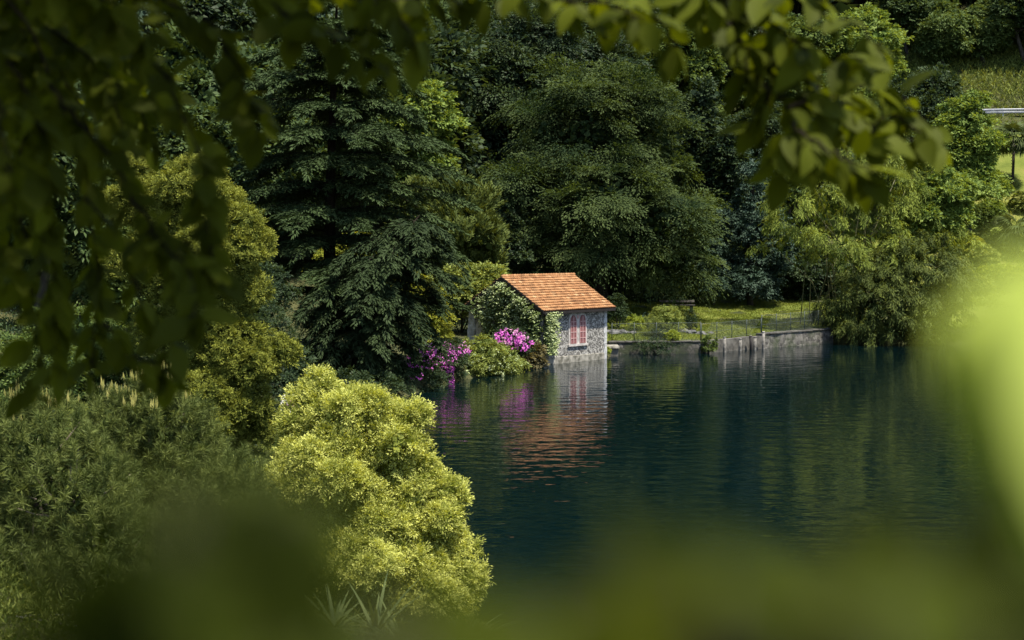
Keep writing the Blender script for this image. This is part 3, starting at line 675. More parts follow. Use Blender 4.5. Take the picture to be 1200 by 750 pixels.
# ------------------------------------------------------------------ cedars (layered, drooping plates)
def cedar(label, base, h, prof, mat, seed, nb, trunk=.45, lean=(0, 0), droop=.25, zlo=.08, dens=1.0, azr=None, rise=.12, tiers=14, tdroop=.25):
    rng = R(seed); base = np.asarray(base, float); r = empty('cedar_tree', base, label, 'cedar')
    ax = lambda f: base+np.array([lean[0]*f*f, lean[1]*f*f, h*f])
    mb = MB(); fs = np.linspace(0, 1, 9); mb.tube([ax(f)-(UP*.4 if f == 0 else 0) for f in fs], [trunk*(1-f)**.8+.03 for f in fs], 9); mb.build('trunk', M['darkbark'], r, base)
    lb = MB(); lv = Leaves(); SP, SD, SN, SL, ST = [], [], [], [], []
    for i in range(nb):
        f = zlo+(1-zlo)*((i+.5)/nb)**.95; f = min((math.floor(f*tiers)+.5)/tiers+rng.normal()*.008, .995)
        az = i*2.39996+rng.normal()*.3 if azr is None else rng.uniform(*azr)
        L = np.interp(f, prof[0], prof[1])*rng.uniform(.72, 1.12)
        o = np.array([math.cos(az), math.sin(az), 0]); sd = np.array([-o[1], o[0], 0])
        t = np.linspace(0, 1, 9); bend = rng.normal()*.15
        pts = ax(f)+o*(t*L)[:, None]+sd*(bend*L*t*t)[:, None]+UP*(L*(rise*t*2-(rise+droop)*t*t*1.15))[:, None]
        lb.tube(pts, [max(.010*L*(1-q)**.8+.008, .012) for q in t], 5, False)
        nt_ = max(8, int(L*9*dens)); tt = rng.uniform(.04, 1, nt_)**.8; sg = rng.choice([-1, 1], nt_)
        p = np.stack([np.interp(tt, t, pts[:, c]) for c in range(3)], 1)
        tl = (.30*L*(1-tt)**.6+.35)*rng.uniform(.7, 1.2, nt_)
        d = o*rng.uniform(.35, 1.0, nt_)[:, None]+sd*(sg*rng.uniform(.3, 1.1, nt_))[:, None]+UP*rng.uniform(-.15, .12, nt_)[:, None]
        SP.append(p); SD.append(d); SL.append(tl); SN.append(np.tile(UP, (nt_, 1))+rng.normal(size=(nt_, 3))*.15); ST.append(np.full(nt_, .5+rng.normal()*.15)+.15*tt)
        # tip tassel
        SP.append(pts[-3:]); SD.append(np.tile(o*.8-UP*.35, (3, 1))+rng.normal(size=(3, 3))*.25); SL.append(np.full(3, .6)); SN.append(np.tile(UP, (3, 1))); ST.append(np.full(3, .75))
    SP, SD, SN, SL, ST = map(np.concatenate, (SP, SD, SN, SL, ST))
    sprays(lv, SP, SD, SN, SL, 30, .26, .075, rng, tdroop, .30, .8, .25, .4, ST, .15, .1)
    lv.build('needle_sprays', mat, r, base); lb.build('boughs', M['darkbark'], r, base)
    return r
cedar('tall dark blue-green cedar with layered boughs towering left of the boathouse', onground(385, 79), 20.5, ([0, .15, .35, .55, .75, .9, 1], [5.2, 6.6, 7.0, 7.0, 5.2, 3.0, .4]), M['cedar'], 61, 150, .4, (.6, 0), .20, .12)
cedar('low weeping cedar arching down to the water beside the azalea', onground(415, 74), 8.2, ([0, .3, .6, .85, 1], [2.4, 3.4, 4.2, 3.6, 1.6]), M['cedar_low'], 62, 60, .18, (3.4, 0), .55, .14, 1.2, rise=.2, tiers=9, tdroop=.45)

# ------------------------------------------------------------------ big crowns
d = 117
tree('weeping_beech', 'huge dark weeping tree with cascading sprays behind the boathouse roof', 'weeping tree', onground(705, 119),
          [lob(705, 165, 80, 74, d), lob(692, 115, 34, 36, d, -1), lob(735, 120, 22, 32, d, -2), lob(640, 235, 62, 62, d, -2), lob(760, 235, 66, 70, d, -1), lob(700, 275, 100, 75, d, -2), lob(745, 130, 55, 42, d), lob(655, 135, 42, 40, d, 1), lob(790, 285, 38, 62, d, 0), lob(620, 290, 40, 52, d, 0)],
          M['weep'], R(71), .6, nclump=400, sub=5, fr=(.18, .5), per=22, cl_r=1.9, nl=28, L=.23, W=.105, jn=.26, outw=1.0, upw=.18, droop=.40, spread=.36, lo=.72, hi=1.1, zmin=-.75, flat=.35, offs=.35, core=.11, tv=.26, jit=.24, reject=.8)
d = 142
tree('dark_tree', 'broad dark blue-green tree rising behind the weeping tree, its top under the hanging leaves', 'tree', onground(600, 144),
          [lob(600, 95, 80, 70, d), lob(545, 130, 60, 60, d, -1), lob(665, 75, 62, 52, d), lob(580, 190, 70, 60, d, -2), lob(520, 190, 40, 50, d), lob(620, 40, 60, 40, d, 1)],
          M['dark'], R(72), .5, nclump=460, sub=4, per=14, cl_r=1.8, nl=16, L=.34, W=.15, outw=.9, upw=.3, droop=.3, spread=.34, lo=.74, zmin=-.7, flat=.35, core=.12, tv=.2)
def bt(label, px, dist, lobes, mat, seed, nclump=420, cl=.9, L=.30, trunk=.35, name='broadleaf_tree', cat='tree', group=None, **kw):
    a = dict(nclump=int(nclump*1.25), sub=5, per=7, cl_r=cl*.8, nl=9, L=L, W=L*.55, outw=.7, upw=.5, droop=.25, lo=.86, core=.35); a.update(kw)
    return tree(name, label, cat, onground(px, dist), [lob(*l[:4], dist, l[4] if len(l) > 4 else 0) for l in lobes], mat, R(seed), trunk, group, **a)
bt('pale green sunlit tree showing through behind the right side of the tall cedar', 485, 118, [(490, 150, 36, 34), (465, 175, 34, 36), (505, 195, 30, 36), (480, 225, 40, 34)], M['light'], 73, 420, .8)
bt('upright olive green juniper with vertical shoots left of the boathouse roof', 525, 106, [(525, 262, 46, 40), (500, 282, 36, 34), (556, 285, 30, 36), (530, 305, 48, 30)], M['juniper'], 74, 800, .9, .28, .2, 'juniper_bush', 'juniper', outw=.15, upw=1.5, droop=0, flat=.4, jit=.15, ang=.35, jn=.6, spread=.16, zmin=-.7, W=.09, nl=12)
bt('dense round dark bush between juniper and weeping tree', 580, 112, [(585, 262, 34, 42), (572, 240, 24, 26), (598, 300, 30, 32)], M['dark'], 75, 380, .7, .24)
bt('mid green tree with mottled crown to the right above the weeping tree', 790, 150, [(790, 85, 46, 42), (770, 130, 44, 44), (812, 140, 38, 44), (800, 50, 34, 30)], M['mid'], 76, 520, 1.0, .34)
bt('dark shaded tree in the gap between weeping tree and bamboo', 838, 134, [(838, 200, 34, 60), (850, 260, 34, 52), (820, 150, 30, 42), (838, 310, 36, 40)], M['dark'], 77, 520, 1.0, .32)
bt('blue-green pointed conifer at the left edge of the bamboo', 880, 126, [(883, 205, 16, 34), (884, 245, 26, 38), (888, 295, 32, 44), (870, 275, 24, 34), (880, 335, 34, 30)], M['bluecon'], 78, 420, .7, .2, .25, 'conifer', 'conifer', outw=.9, upw=.0, droop=.3)
bt('small dark clipped shrub standing at the wood edge behind the lawn', 836, 125, [(836, 312, 15, 26), (834, 335, 16, 18)], M['bluecon'], 79, 170, .5, .2, .1, 'clipped_shrub', 'shrub')
bt('pale leafy tree below the guardrail on the right slope', 1138, 142, [(1133, 143, 24, 28), (1143, 178, 26, 34), (1120, 185, 26, 34), (1134, 220, 34, 30), (1112, 160, 20, 24), (1148, 212, 14, 26)], M['light'], 80, 560, .85, .28)
bt('leafy green bush at the top right edge of the bamboo', 1105, 112, [(1108, 225, 30, 22), (1090, 255, 28, 24), (1118, 260, 22, 22)], M['light'], 81, 300, .6, .22)
bt('pale rounded tree in the top right behind the hanging leafy twig', 1000, 172, [(1000, 55, 46, 34), (1030, 85, 32, 34), (975, 90, 42, 38), (1010, 120, 46, 34), (960, 50, 34, 30)], M['light'], 82, 620, 1.0, .34)
bt('dark tree filling the wood left of the pale rounded tree', 915, 165, [(920, 60, 50, 44), (890, 110, 46, 46), (935, 130, 46, 48), (870, 55, 40, 40)], M['mid'], 83, 560, 1.05, .36)
bt('dark dense trees standing between blue conifer and bamboo top', 920, 140, [(925, 175, 44, 40), (960, 190, 40, 34), (895, 175, 34, 36)], M['dark'], 84, 420, .9, .32)
bt('dark bushes shading the back edge of the lawn', 900, 131, [(900, 325, 36, 38), (865, 340, 24, 26), (935, 330, 34, 44), (960, 340, 30, 40)], M['dark'], 85, 460, .8, .26, .2, 'dark_bush', 'bush')
bt('dark bush at the foot of the weeping tree behind the bench', 740, 126, [(735, 340, 36, 22), (770, 340, 30, 20), (800, 338, 24, 22)], M['dark'], 86, 360, .7, .24, .15, 'dark_bush', 'bush')

# ------------------------------------------------------------------ bamboo
def bamboo(label, base, plumes, mat, seed, nplume, top, lobes, ncul=34, back=None):
    rng = R(seed); base = np.asarray(base, float); r = empty('bamboo_clump', base, label, 'bamboo')
    P, O = seeds(lobes, nplume, rng, .8, 1.08, -.45, .84); m = len(P); per = 34
    lv = Leaves(); T = .5+rng.normal(size=m)*.18; pl = rng.uniform(.9, 1.8, m); pd = nrm(O*[.9, .9, .5]+UP*.45+rng.normal(size=(m, 3))*.35)
    tt = rng.random((m, per))**.8
    ax = P[:, None]-pd[:, None]*(pl*.35)[:, None, None]+pd[:, None]*(tt*pl[:, None])[..., None]-UP*(.5*pl[:, None]*tt*tt)[..., None]
    ax = ax+rng.normal(size=ax.shape)*(.27*np.sin(np.clip(tt+.12, 0, 1)*math.pi))[..., None]
    d = pd[:, None]*.6-UP*(.9*tt)[..., None]+rng.normal(size=ax.shape)*.5
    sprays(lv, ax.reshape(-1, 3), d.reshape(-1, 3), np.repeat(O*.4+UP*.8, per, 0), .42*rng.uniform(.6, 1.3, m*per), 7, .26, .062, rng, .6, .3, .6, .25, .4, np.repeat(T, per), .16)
    Pc, Oc = seeds(lobes, nplume*5, rng, .3, .75, -.9, 0); lv.leaf(Pc, rng.normal(size=Pc.shape)-UP, Oc+rng.normal(size=Pc.shape)*.5, .7, .22, .1)  # inner leaves tinted dark to paint the shade between plumes
    lv.build('leaf_plumes', mat, r, base)
    for k in range(ncul):
        mb = MB(); a = rng.uniform(0, 6.28); q = base+np.array([math.cos(a)*plumes*rng.random(), math.sin(a)*plumes*.5*rng.random(), 0]); q[2] = gz(q[0], q[1])-.1
        e = P[rng.integers(m)]; mid = q*.45+np.array([e[0], e[1], e[2]])*.55; mid[:2] = q[:2]*.72+e[:2]*.28
        mb.tube([q, q*.6+mid*.4, mid, e], [.045, .042, .035, .012], 5); mb.build('culm', M['culm'], r, base)
    return r
d = 113
bamboo('tall feathery bamboo with sunlit yellow-green plumes right of the lawn', onground(985, 115), 3.2, M['bamboo'], 91, 210, 0,
       [lob(950, 240, 50, 50, d, -1), lob(1010, 225, 60, 55, d), lob(1070, 245, 50, 55, d), lob(930, 280, 36, 40, d, -1), lob(1000, 290, 60, 50, d, -2), lob(1050, 195, 48, 38, d, 1), lob(1085, 290, 45, 45, d), lob(1000, 190, 40, 26, d)])
bamboo('lower shaded bamboo thicket hanging over the water right of the rubble wall', onground(1060, 111), 4.5, M['bamboo_shaded'], 92, 260, 0,
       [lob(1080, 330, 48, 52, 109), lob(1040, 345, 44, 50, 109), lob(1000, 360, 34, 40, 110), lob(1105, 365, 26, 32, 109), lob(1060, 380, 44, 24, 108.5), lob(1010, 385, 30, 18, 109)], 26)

# ------------------------------------------------------------------ palms on the slope
def palm(label, base, h, n, fl, seed, group='fan palms on the right slope'):
    rng = R(seed); base = np.asarray(base, float); r = empty('palm_tree', base, label, 'palm', group)
    mb = MB(); top = base+UP*h+np.array([.1, 0, 0]); mb.tube([base-UP*.2, base+UP*h*.5+np.array([.08, 0, 0]), top], [.17, .15, .17], 8)
    for k in range(14):
        f = .1+.85*k/14; mb.tube([base+UP*h*f, base+UP*(h*f+.06)], [.19, .16], 8)
    mb.build('trunk', M['bark'], r, base)
    for k in range(n):
        a = k*2.4; el = rng.uniform(-.7, 1.1); o = np.array([math.cos(a)*math.cos(el), math.sin(a)*math.cos(el), math.sin(el)]); lv = Leaves()
        q = top+o*fl*.55; m = 26; an = np.linspace(-1.9, 1.9, m); sd = nrm(np.cross(o, UP)); up2 = np.cross(sd, o)
        D = o*np.cos(an)[:, None]+sd*np.sin(an)[:, None]-UP*.35
        lv.leaf(np.tile(q, (m, 1)), D, np.tile(up2, (m, 1))+rng.normal(size=(m, 3))*.2, fl*.62*rng.uniform(.85, 1.1, m), .15, .5+rng.normal(size=m)*.2, .3)
        lv.leaf(top[None], o[None], up2[None], fl*.6, .05, .3)
        lv.build('frond', M['palm'], r, base)
    return r
palm('taller fan palm with bare trunk below the road on the right slope', hit(1186, 226), 5.6, 40, 2.6, 101)
palm('lower bushy fan palm at the right edge above the bright near leaf', hit(1191, 306), 3.0, 30, 2.4, 102)
for i, (px, py, rx, ry, m, lab) in enumerate([(1152, 318, 15, 14, 'hedge', 'rounded green shrub on the slope right of the bamboo'), (1168, 334, 20, 11, 'fresh', 'low bright shrub on the grass below the palms'),
                                  (1140, 305, 12, 13, 'yshrub', 'yellow-green shrub tucked against the bamboo edge on the slope'), (1172, 300, 13, 11, 'mid', 'small green shrub beside the lower fan palm'), (1195, 340, 22, 12, 'fresh', 'low spreading bright shrub at the right edge of the slope'),
                                  (1158, 290, 14, 10, 'mid', 'small dark round shrub higher up the grass slope'), (1146, 345, 16, 10, 'hedge', 'lowest green shrub on the slope above the shore'), (1160, 262, 15, 13, 'light', 'pale shrub in the middle of the grass slope under the taller fan palm'), (1142, 268, 14, 12, 'mid', 'mid green shrub at the upper right shoulder of the bamboo'), (1198, 250, 12, 12, 'hedge', 'green shrub between the two fan palms')]):
    shrub('slope_shrub', lab, 'shrub', px, py, rx, ry, M[m], 110+i, .2, 1.6)

# ------------------------------------------------------------------ road and guardrail
def roadz(x): return None
rx_ = np.linspace(18, 130, 57)
def road_y(x, target):                       # where the bank is `target` metres from the shore
    y = np.arange(120, 230, .25); s = sd_lake(np.full_like(y, x), y); return float(y[np.argmax(s > target)])
ra = np.array([[x, road_y(x, 63.6)] for x in rx_]); rb = np.array([[x, road_y(x, 69.8)] for x in rx_])
mb = MB(); vs = []
for a, b in zip(ra, rb): vs += [(a[0], a[1], 22.72), (b[0], b[1], 22.72)]
mb.add(vs, [(2*i, 2*i+2, 2*i+3, 2*i+1) for i in range(len(ra)-1)]); tag(mb.build('road', M['asphalt']), kind='structure')
b0 = np.array([ra[0][0], ra[0][1], 22.6]); gr = empty('guardrail', b0, 'long pale metal guardrail along the hillside road in the top right', 'guardrail')
mb = MB(); mb2 = MB()
for zc in (.42, .72):
    V = []; 
    for x, y in ra: V += [(x, y-.02, 22.72+zc-.13), (x, y-.09, 22.72+zc-.05), (x, y-.03, 22.72+zc), (x, y-.09, 22.72+zc+.05), (x, y-.02, 22.72+zc+.13)]
    mb.add(V, [(5*i+k, 5*i+5+k, 5*i+6+k, 5*i+1+k) for i in range(len(ra)-1) for k in range(4)])
mb.build('rail_beam', M['rail'], gr, b0)
for i in range(0, len(ra), 2):
    mb = MB(); x, y = ra[i]; mb.box(x-.06, x+.06, y+.0, y+.12, 22.3, 23.66); mb.build('post', M['rail'], gr, b0)

# ------------------------------------------------------------------ wood above the road and along the hill: a few kinds, copied
protos = []
def proto(kind, mat, seed, label, name, wide, high, n, cl, L, **kw):
    rng = R(seed); lobes = [(np.array([0, 0, high*.62]), (wide, wide, high*.36))]
    for k in range(6):
        a = k*1.05+rng.normal()*.2; lobes.append((np.array([math.cos(a)*wide*.55, math.sin(a)*wide*.55, high*rng.uniform(.38, .8)]), (wide*.52, wide*.52, high*.24)))
    a = dict(nclump=int(n*1.3), sub=4, fr=(.25, .6), per=6, cl_r=cl*.85, nl=8, L=L, W=L*.55, outw=.7, upw=.5, droop=.25, lo=.8, core=.3); a.update(kw)
    return tree(name, label, 'tree', (0, 0, 0), lobes, mat, rng, .32, 'trees of the hillside wood', **a)
kinds = [('dark', 201, 'dark broadleaf tree in the shaded hillside wood', 'woodland_tree', 4.2, 14, 420, 1.1, .40, {}),
         ('wood', 202, 'mid green broadleaf tree in the hillside wood', 'woodland_tree', 4.0, 12, 420, 1.1, .38, {}),
         ('woodlight', 203, 'pale green young tree standing out in the hillside wood', 'woodland_tree', 3.0, 9, 360, .9, .34, dict(upw=.2, droop=.4)),
         ('bluecon', 204, 'dark blue-green conifer in the hillside wood', 'woodland_conifer', 2.8, 15, 420, 1.1, .34, dict(outw=1.0, upw=-.1, droop=.4))]
spots = []
rng = R(300)
for (px, dd, k, s) in [(1062, 190, 1, .85), (1105, 186, 2, .9), (1120, 196, 1, .95), (1150, 187, 2, .8), (1180, 190, 2, 1.0), (1198, 186, 1, .9), (1090, 205, 0, 1.25), (1140, 210, 0, 1.3), (1185, 207, 0, 1.3), (1060, 208, 3, 1.2), (1030, 200, 1, 1.1),
                       (1215, 196, 1, 1.1), (1000, 205, 0, 1.3), (960, 200, 0, 1.3), (1115, 222, 3, 1.3), (1165, 226, 0, 1.4), (1205, 220, 3, 1.3),
                       (60, 100, 0, 1.1), (130, 104, 1, 1.2), (190, 96, 1, 1.0), (0, 92, 0, 1.0), (-30, 84, 1, 1.0), (90, 82, 2, 1.1), (250, 108, 1, 1.25), (300, 114, 2, 1.3), (350, 118, 1, 1.4), (420, 122, 1, 1.4), (450, 128, 0, 1.4), (150, 72, 2, .8), (35, 66, 1, .8),
                       (700, 160, 0, 1.3), (750, 165, 1, 1.3), (650, 168, 1, 1.3), (570, 160, 1, 1.3), (500, 150, 1, 1.3), (820, 165, 0, 1.3), (870, 172, 1, 1.2), (720, 190, 0, 1.4), (780, 186, 1, 1.4), (850, 192, 0, 1.5), (620, 190, 3, 1.4), (560, 185, 0, 1.4), (500, 175, 0, 1.4), (450, 165, 3, 1.3), (400, 155, 0, 1.4), (340, 145, 3, 1.3), (280, 140, 0, 1.3), (200, 130, 0, 1.3), (120, 125, 3, 1.3), (40, 120, 0, 1.3), (910, 196, 3, 1.4), (680, 140, 0, 1.0), (805, 140, 0, 1.0), (860, 140, 1, .9),
                       (950, 150, 1, 1.0), (1045, 150, 1, 1.0), (1075, 152, 0, .9)]:
    spots.append((px, dd, k, s))
first = {}
for (px, dd, k, s) in spots:
    kd = kinds[k]
    if k not in first:
        o = proto(k, M[kd[0]], kd[1], kd[2], kd[3], kd[4], kd[5], kd[6], kd[7], kd[8], **kd[9]); first[k] = o
    else:
        o = copy_tree(first[k])
    q = onground(px, dd); o.location = q-UP*.3; o.rotation_euler = (0, 0, rng.uniform(0, 6.28)); o.scale = (s*rng.uniform(.9, 1.15), s*rng.uniform(.9, 1.15), s*rng.uniform(.92, 1.12))
# far mountain wood: one mass
rng = R(310); n = 5200; x = rng.uniform(-330, 380, n); y = rng.uniform(95, 520, n); s = sd_lake(x, y); inview = (np.abs(x/np.maximum(y, 1)) < .42)
keep = ((s > 78) & (y > 196)) | ((s > 30) & ~inview); x, y = x[keep], y[keep]; z = ground(x, y); n = len(x)
lv = Leaves(); hgt = rng.uniform(8, 15, n); per = 60
d = nrm(rng.normal(size=(n, per, 3))); d[..., 2] = np.abs(d[..., 2])*1.2-.3; d = nrm(d)
Pm = np.stack([x, y, z+hgt*.55], 1)[:, None]+d*np.stack([hgt*.36, hgt*.36, hgt*.5], 1)[:, None]*rng.uniform(.8, 1.05, (n, per, 1))
lv.leaf(Pm.reshape(-1, 3), rng.normal(size=(n*per, 3)), d.reshape(-1, 3)+rng.normal(size=(n*per, 3))*.4, 2.6, 2.0, np.repeat(rng.uniform(.1, .7, n), per)+rng.normal(size=n*per)*.12)
tag(lv.build('mountain_forest', M['dark']), 'dense dark forest covering the mountainside above the lake', 'forest', kind='stuff')
# tall weeds and ferns on the bank above the road
rng = R(320); n = 26000; px = rng.uniform(30, 110, n); py = np.array([0.]*n)
yy = np.interp(px, rb[:, 0], rb[:, 1])+rng.uniform(.3, 22, n); Pq = np.stack([px, yy, ground(px, yy)], 1); lv = Leaves()
sprays(lv, Pq, np.tile(UP, (n, 1))+rng.normal(size=(n, 3))*.35, rng.normal(size=(n, 3)), rng.uniform(.5, 1.4, n), 5, .5, .09, rng, .25, .2, .5, .3, .5, .4+rng.normal(size=n)*.25, .2)
tag(lv.build('roadside_weeds', M['hedge']), 'tall weeds and ferns on the bank above the road', 'weeds', kind='stuff')
rng = R(321); n = 42000; x = rng.uniform(34, 100, n); y = rng.uniform(104, 180, n); s = sd_lake(x, y); k = (s > 3) & (s < 62) & (np.sin(x*.35+1)*np.sin(y*.31)+.5*np.sin(x*.9)*np.sin(y*.8) > -.25); x, y = x[k], y[k]; n = len(x)
Pq = np.stack([x, y, ground(x, y)+.1], 1); lv = Leaves()
sprays(lv, Pq, np.tile(UP, (n, 1))+rng.normal(size=(n, 3))*.4, rng.normal(size=(n, 3))+UP*.5, rng.uniform(.25, .75, n), 5, .34, .08, rng, .25, .2, .5, .3, .5, .35+rng.normal(size=n)*.25+.15*np.sin(x*.5), .2)
tag(lv.build('meadow_grass', M['grass']), 'long uneven grass on the sunny slope below the road', 'grass', kind='stuff')
# undergrowth over the banks
rng = R(330); n = 60000; x = rng.uniform(-34, 60, n); y = rng.uniform(8, 150, n); s = sd_lake(x, y)
keep = (s > .15) & ~lawn_keep(x, y) & ~((x > 6.3) & (x < 31) & (y < 122) & (y > 92)) & (np.abs(x) < y*.45) & (y > 34) & ~((x > -4) & (y > 88) & (x < 6.6) & (y < 100)); x, y = x[keep], y[keep]; n = len(x)
Pq = np.stack([x, y, ground(x, y)], 1); lv = Leaves()
sprays(lv, Pq, np.tile(UP*.8, (n, 1))+rng.normal(size=(n, 3))*.6, UP+rng.normal(size=(n, 3))*.5, rng.uniform(.25, .7, n)*np.clip(y/60, .45, 1.2), 6, .16, .08, rng, .3, .4, .8, .3, .4, .4+rng.normal(size=n)*.25, .2)
tag(lv.build('undergrowth', M['dark']), 'dark leafy undergrowth covering the lake banks', 'undergrowth', kind='stuff')

rng = R(331); n = 60000; x = rng.uniform(-16, 3, n); y = rng.uniform(6, 46, n); s_ = sd_lake(x, y); keep = (s_ > .1) & (np.abs(x) < y*.42+1); x, y = x[keep], y[keep]; n = len(x)
Pq = np.stack([x, y, ground(x, y)], 1); lv = Leaves()
sprays(lv, Pq, np.tile(UP, (n, 1))+rng.normal(size=(n, 3))*.5, UP*.3+rng.normal(size=(n, 3)), rng.uniform(.12, .4, n), 6, .11, .022, rng, .25, .2, .5, .3, .4, .4+rng.normal(size=n)*.25, .2)
tag(lv.build('bank_grass', M['hedge']), 'rough grass and low growth on the near bank at lower left', 'grass', kind='stuff')
# ------------------------------------------------------------------ near bank on the left
d = 41
gl = [lob(232, 265, 62, 66, d), lob(262, 330, 50, 62, d, -.3), lob(205, 300, 66, 70, d), lob(275, 410, 52, 46, d, -.5), lob(230, 400, 62, 58, d, .2), lob(160, 240, 40, 44, d, .5), lob(245, 480, 66, 52, d, -.3), lob(195, 245, 40, 44, d), lob(285, 475, 38, 42, d, -.6), lob(262, 260, 38, 40, d, -.4)]
tree('golden_cypress', 'lobed golden-green cypress with rounded feathery tiers left of the tall cedar', 'cypress', onground(240, 41), gl, M['gcypress'], R(121), .22, None, True,
     sub=4, fr=(.36, .5), nclump=6000, per=9, cl_r=.17, nl=9, L=.062, W=.026, outw=.6, upw=.55, droop=.05, spread=.35, lo=.86, hi=1.05, zmin=-.75, core=.5, tv=.22, jit=.3, flat=.7)
d = 25.5
yl = [lob(362, 500, 38, 46, d, .4), lob(420, 500, 46, 40, d, 0), lob(460, 525, 42, 42, d, -.2), lob(395, 560, 60, 52, d, -.3), lob(480, 590, 52, 50, d, -.2), lob(348, 525, 22, 34, d, .6), lob(505, 610, 36, 44, d, -.1), lob(440, 650, 70, 50, d, -.5), lob(535, 675, 38, 42, d, -.1), lob(490, 690, 60, 44, d, -.4), lob(370, 640, 60, 56, d, -.2), lob(352, 600, 34, 50, d, .3), lob(415, 470, 20, 16, d, 0)]
tree('golden_bush', 'bright yellow-green billowing bush at the lake edge in the lower left', 'bush', onground(425, 26), yl, M['yellow'], R(122), .10, None, True,
     sub=5, fr=(.24, .5), nclump=5200, per=8, cl_r=.16, nl=9, L=.054, W=.018, tj=.22, outw=.6, upw=.75, droop=.0, spread=.3, lo=.80, hi=1.13, zmin=-.75, core=.4, tv=.28, jit=.35, flat=.8)
def pine(label, px, dist, lobes, seed, ncl, ncand):
    rng = R(seed); base = onground(px, dist); r = empty('pine_tree', base, label, 'pine'); lv = Leaves()
    P, O = seeds(lobes, ncl, rng, .62, 1.05, -.8, .8); m = len(P); D = nrm(O*.8+UP*.6+rng.normal(size=(m, 3))*.3); per = 96
    tt = rng.random((m, per)); pos = P[:, None]+D[:, None]*(tt*.26)[..., None]
    nd = nrm(D[:, None]*rng.uniform(.35, 1.0, (m, per, 1))+nrm(rng.normal(size=(m, per, 3)))*.75)
    T = np.repeat(.45+rng.normal(size=m)*.2, per)+rng.normal(size=m*per)*.12
    lv.leaf(pos.reshape(-1, 3), nd.reshape(-1, 3), rng.normal(size=(m*per, 3)), rng.uniform(.10, .17, m*per), .0085, T, .05)
    Pc, Oc = seeds(lobes, ncl*3, rng, .3, .7, -.9, 0); lv.leaf(Pc, rng.normal(size=Pc.shape), rng.normal(size=Pc.shape), .22, .05, .0)
    lv.build('needles', M['pine'], r, base)
    ctr = np.array([l[0] for l in lobes])
    for k in range(0, m, 24):
        c = ctr[np.argmin(np.linalg.norm(ctr-P[k], axis=1))]; tw = MB(); tw.tube([c*.5+P[k]*.5-UP*.1, P[k]*.8+c*.2-UP*.03, P[k]+D[k]*.2], [.016, .012, .007], 5, False)
        tw.build('twig', M['paletwig'], r, base)
    k = np.argsort(-(P[:, 2]+rng.normal(size=m)*.25+O[:, 2]*.3))[:ncand]
    for i in k:
        for j in range(rng.integers(2, 5)):
            q = P[i]+D[i]*.22+rng.normal(size=3)*[.05, .05, .01]; e = q+UP*rng.uniform(.12, .26)+rng.normal(size=3)*.015
            cv = Leaves()
            for a in range(3): cv.leaf([q], [e-q], [[math.cos(a*2.1), math.sin(a*2.1), 0]], np.linalg.norm(e-q), .032, rng.random(), 0)
            cv.build('candle', M['candle'], r, base)
    make_trunk(base, lobes, .12, rng, r)
pine('grey-green pine with pale upright candles at the far left', 60, 20.6, [lob(40, 540, 66, 66, 20.5), lob(85, 590, 66, 70, 20.2), lob(15, 620, 70, 66, 20.5), lob(-30, 560, 60, 80, 20.8), lob(120, 650, 70, 60, 20), lob(40, 690, 90, 60, 19.8), lob(110, 720, 110, 60, 19.4), lob(0, 740, 80, 60, 19.4)], 131, 1300, 14)
pine('taller pine topped with yellow candles in front of the golden cypress', 165, 23.2, [lob(178, 500, 50, 46, 23), lob(130, 520, 48, 50, 22.8), lob(215, 525, 40, 50, 23.2), lob(180, 570, 66, 56, 22.8), lob(215, 610, 60, 52, 22.6), lob(160, 640, 70, 56, 22.4), lob(230, 670, 70, 56, 22.2), lob(270, 600, 40, 60, 22.8)], 132, 1300, 30)
# sword-leaved plants and palm fans at the foot of the golden bush
def yucca(label, px, py, dist, n, L, seed, W=.05, name='yucca_plant', spreadz=.9):
    rng = R(seed); b = pt(px, py, dist); g = gz(b[0], b[1]); base = np.array([b[0], b[1], g]); r = empty(name, base, label, 'plant'); lv = Leaves()
    mb = MB(); mb.tube([base-UP*.1, b], [.05, .045], 6); mb.build('stem', M['bark'], r, base)
    a = rng.uniform(0, 6.28, n); o = np.stack([np.cos(a), np.sin(a), rng.uniform(.1, 1.6, n)*spreadz], 1)
    o = nrm(o); seg = 5; l = L*rng.uniform(.7, 1.1, n); p = np.tile(b, (n, 1)); dcur = o.copy(); w0 = W
    sd = nrm(np.cross(o, UP)); V = []; F4 = []; T = []
    for k in range(seg+1):
        f = k/seg; wv = w0*(1-f**2.2)+.002; V.append(np.stack([p+sd*wv*.5, p-sd*wv*.5], 1)); p = p+dcur*(l/seg)[:, None]; dcur = nrm(dcur-UP*.10)
    V = np.stack(V, 1)
    for i in range(n):
        for k in range(seg):
            q = i*(seg+1)*2+k*2; F4.append([q, q+1, q+3, q+2]); T.append(rng.random())
    me = bpy.data.meshes.new('blades'); quads(me, V.reshape(-1, 3)-base, np.array(F4), T); link('blades', me, M['yucca'], r)
yucca('upright sword-leaved yucca below the golden bush, left clump', 392, 738, 18, 26, .85, 141)
yucca('sword-leaved yucca with one tall pale blade below the golden bush', 440, 745, 17.5, 22, .95, 142)
yucca('arching fan of narrow palm blades at the bottom below the golden bush', 470, 760, 17, 46, 1.0, 143, .035, 'palm_clump', .5)
yucca('arching narrow-bladed clump right of the other blades at the lake edge', 540, 765, 17.2, 42, .9, 144, .03, 'palm_clump', .5)
# cobbled path on the near bank
P0 = [(-5.6, 17), (-4.9, 19.5), (-4.6, 22), (-4.9, 25), (-5.6, 28)]; mb = MB(); vs = []
for x, y in P0: vs += [(x-.5, y, gz(x-.5, y)+.05), (x+.5, y, gz(x+.5, y)+.05)]
mb.add(vs, [(2*i, 2*i+1, 2*i+3, 2*i+2) for i in range(len(P0)-1)]); tag(mb.build('path', M['paving']), kind='structure')

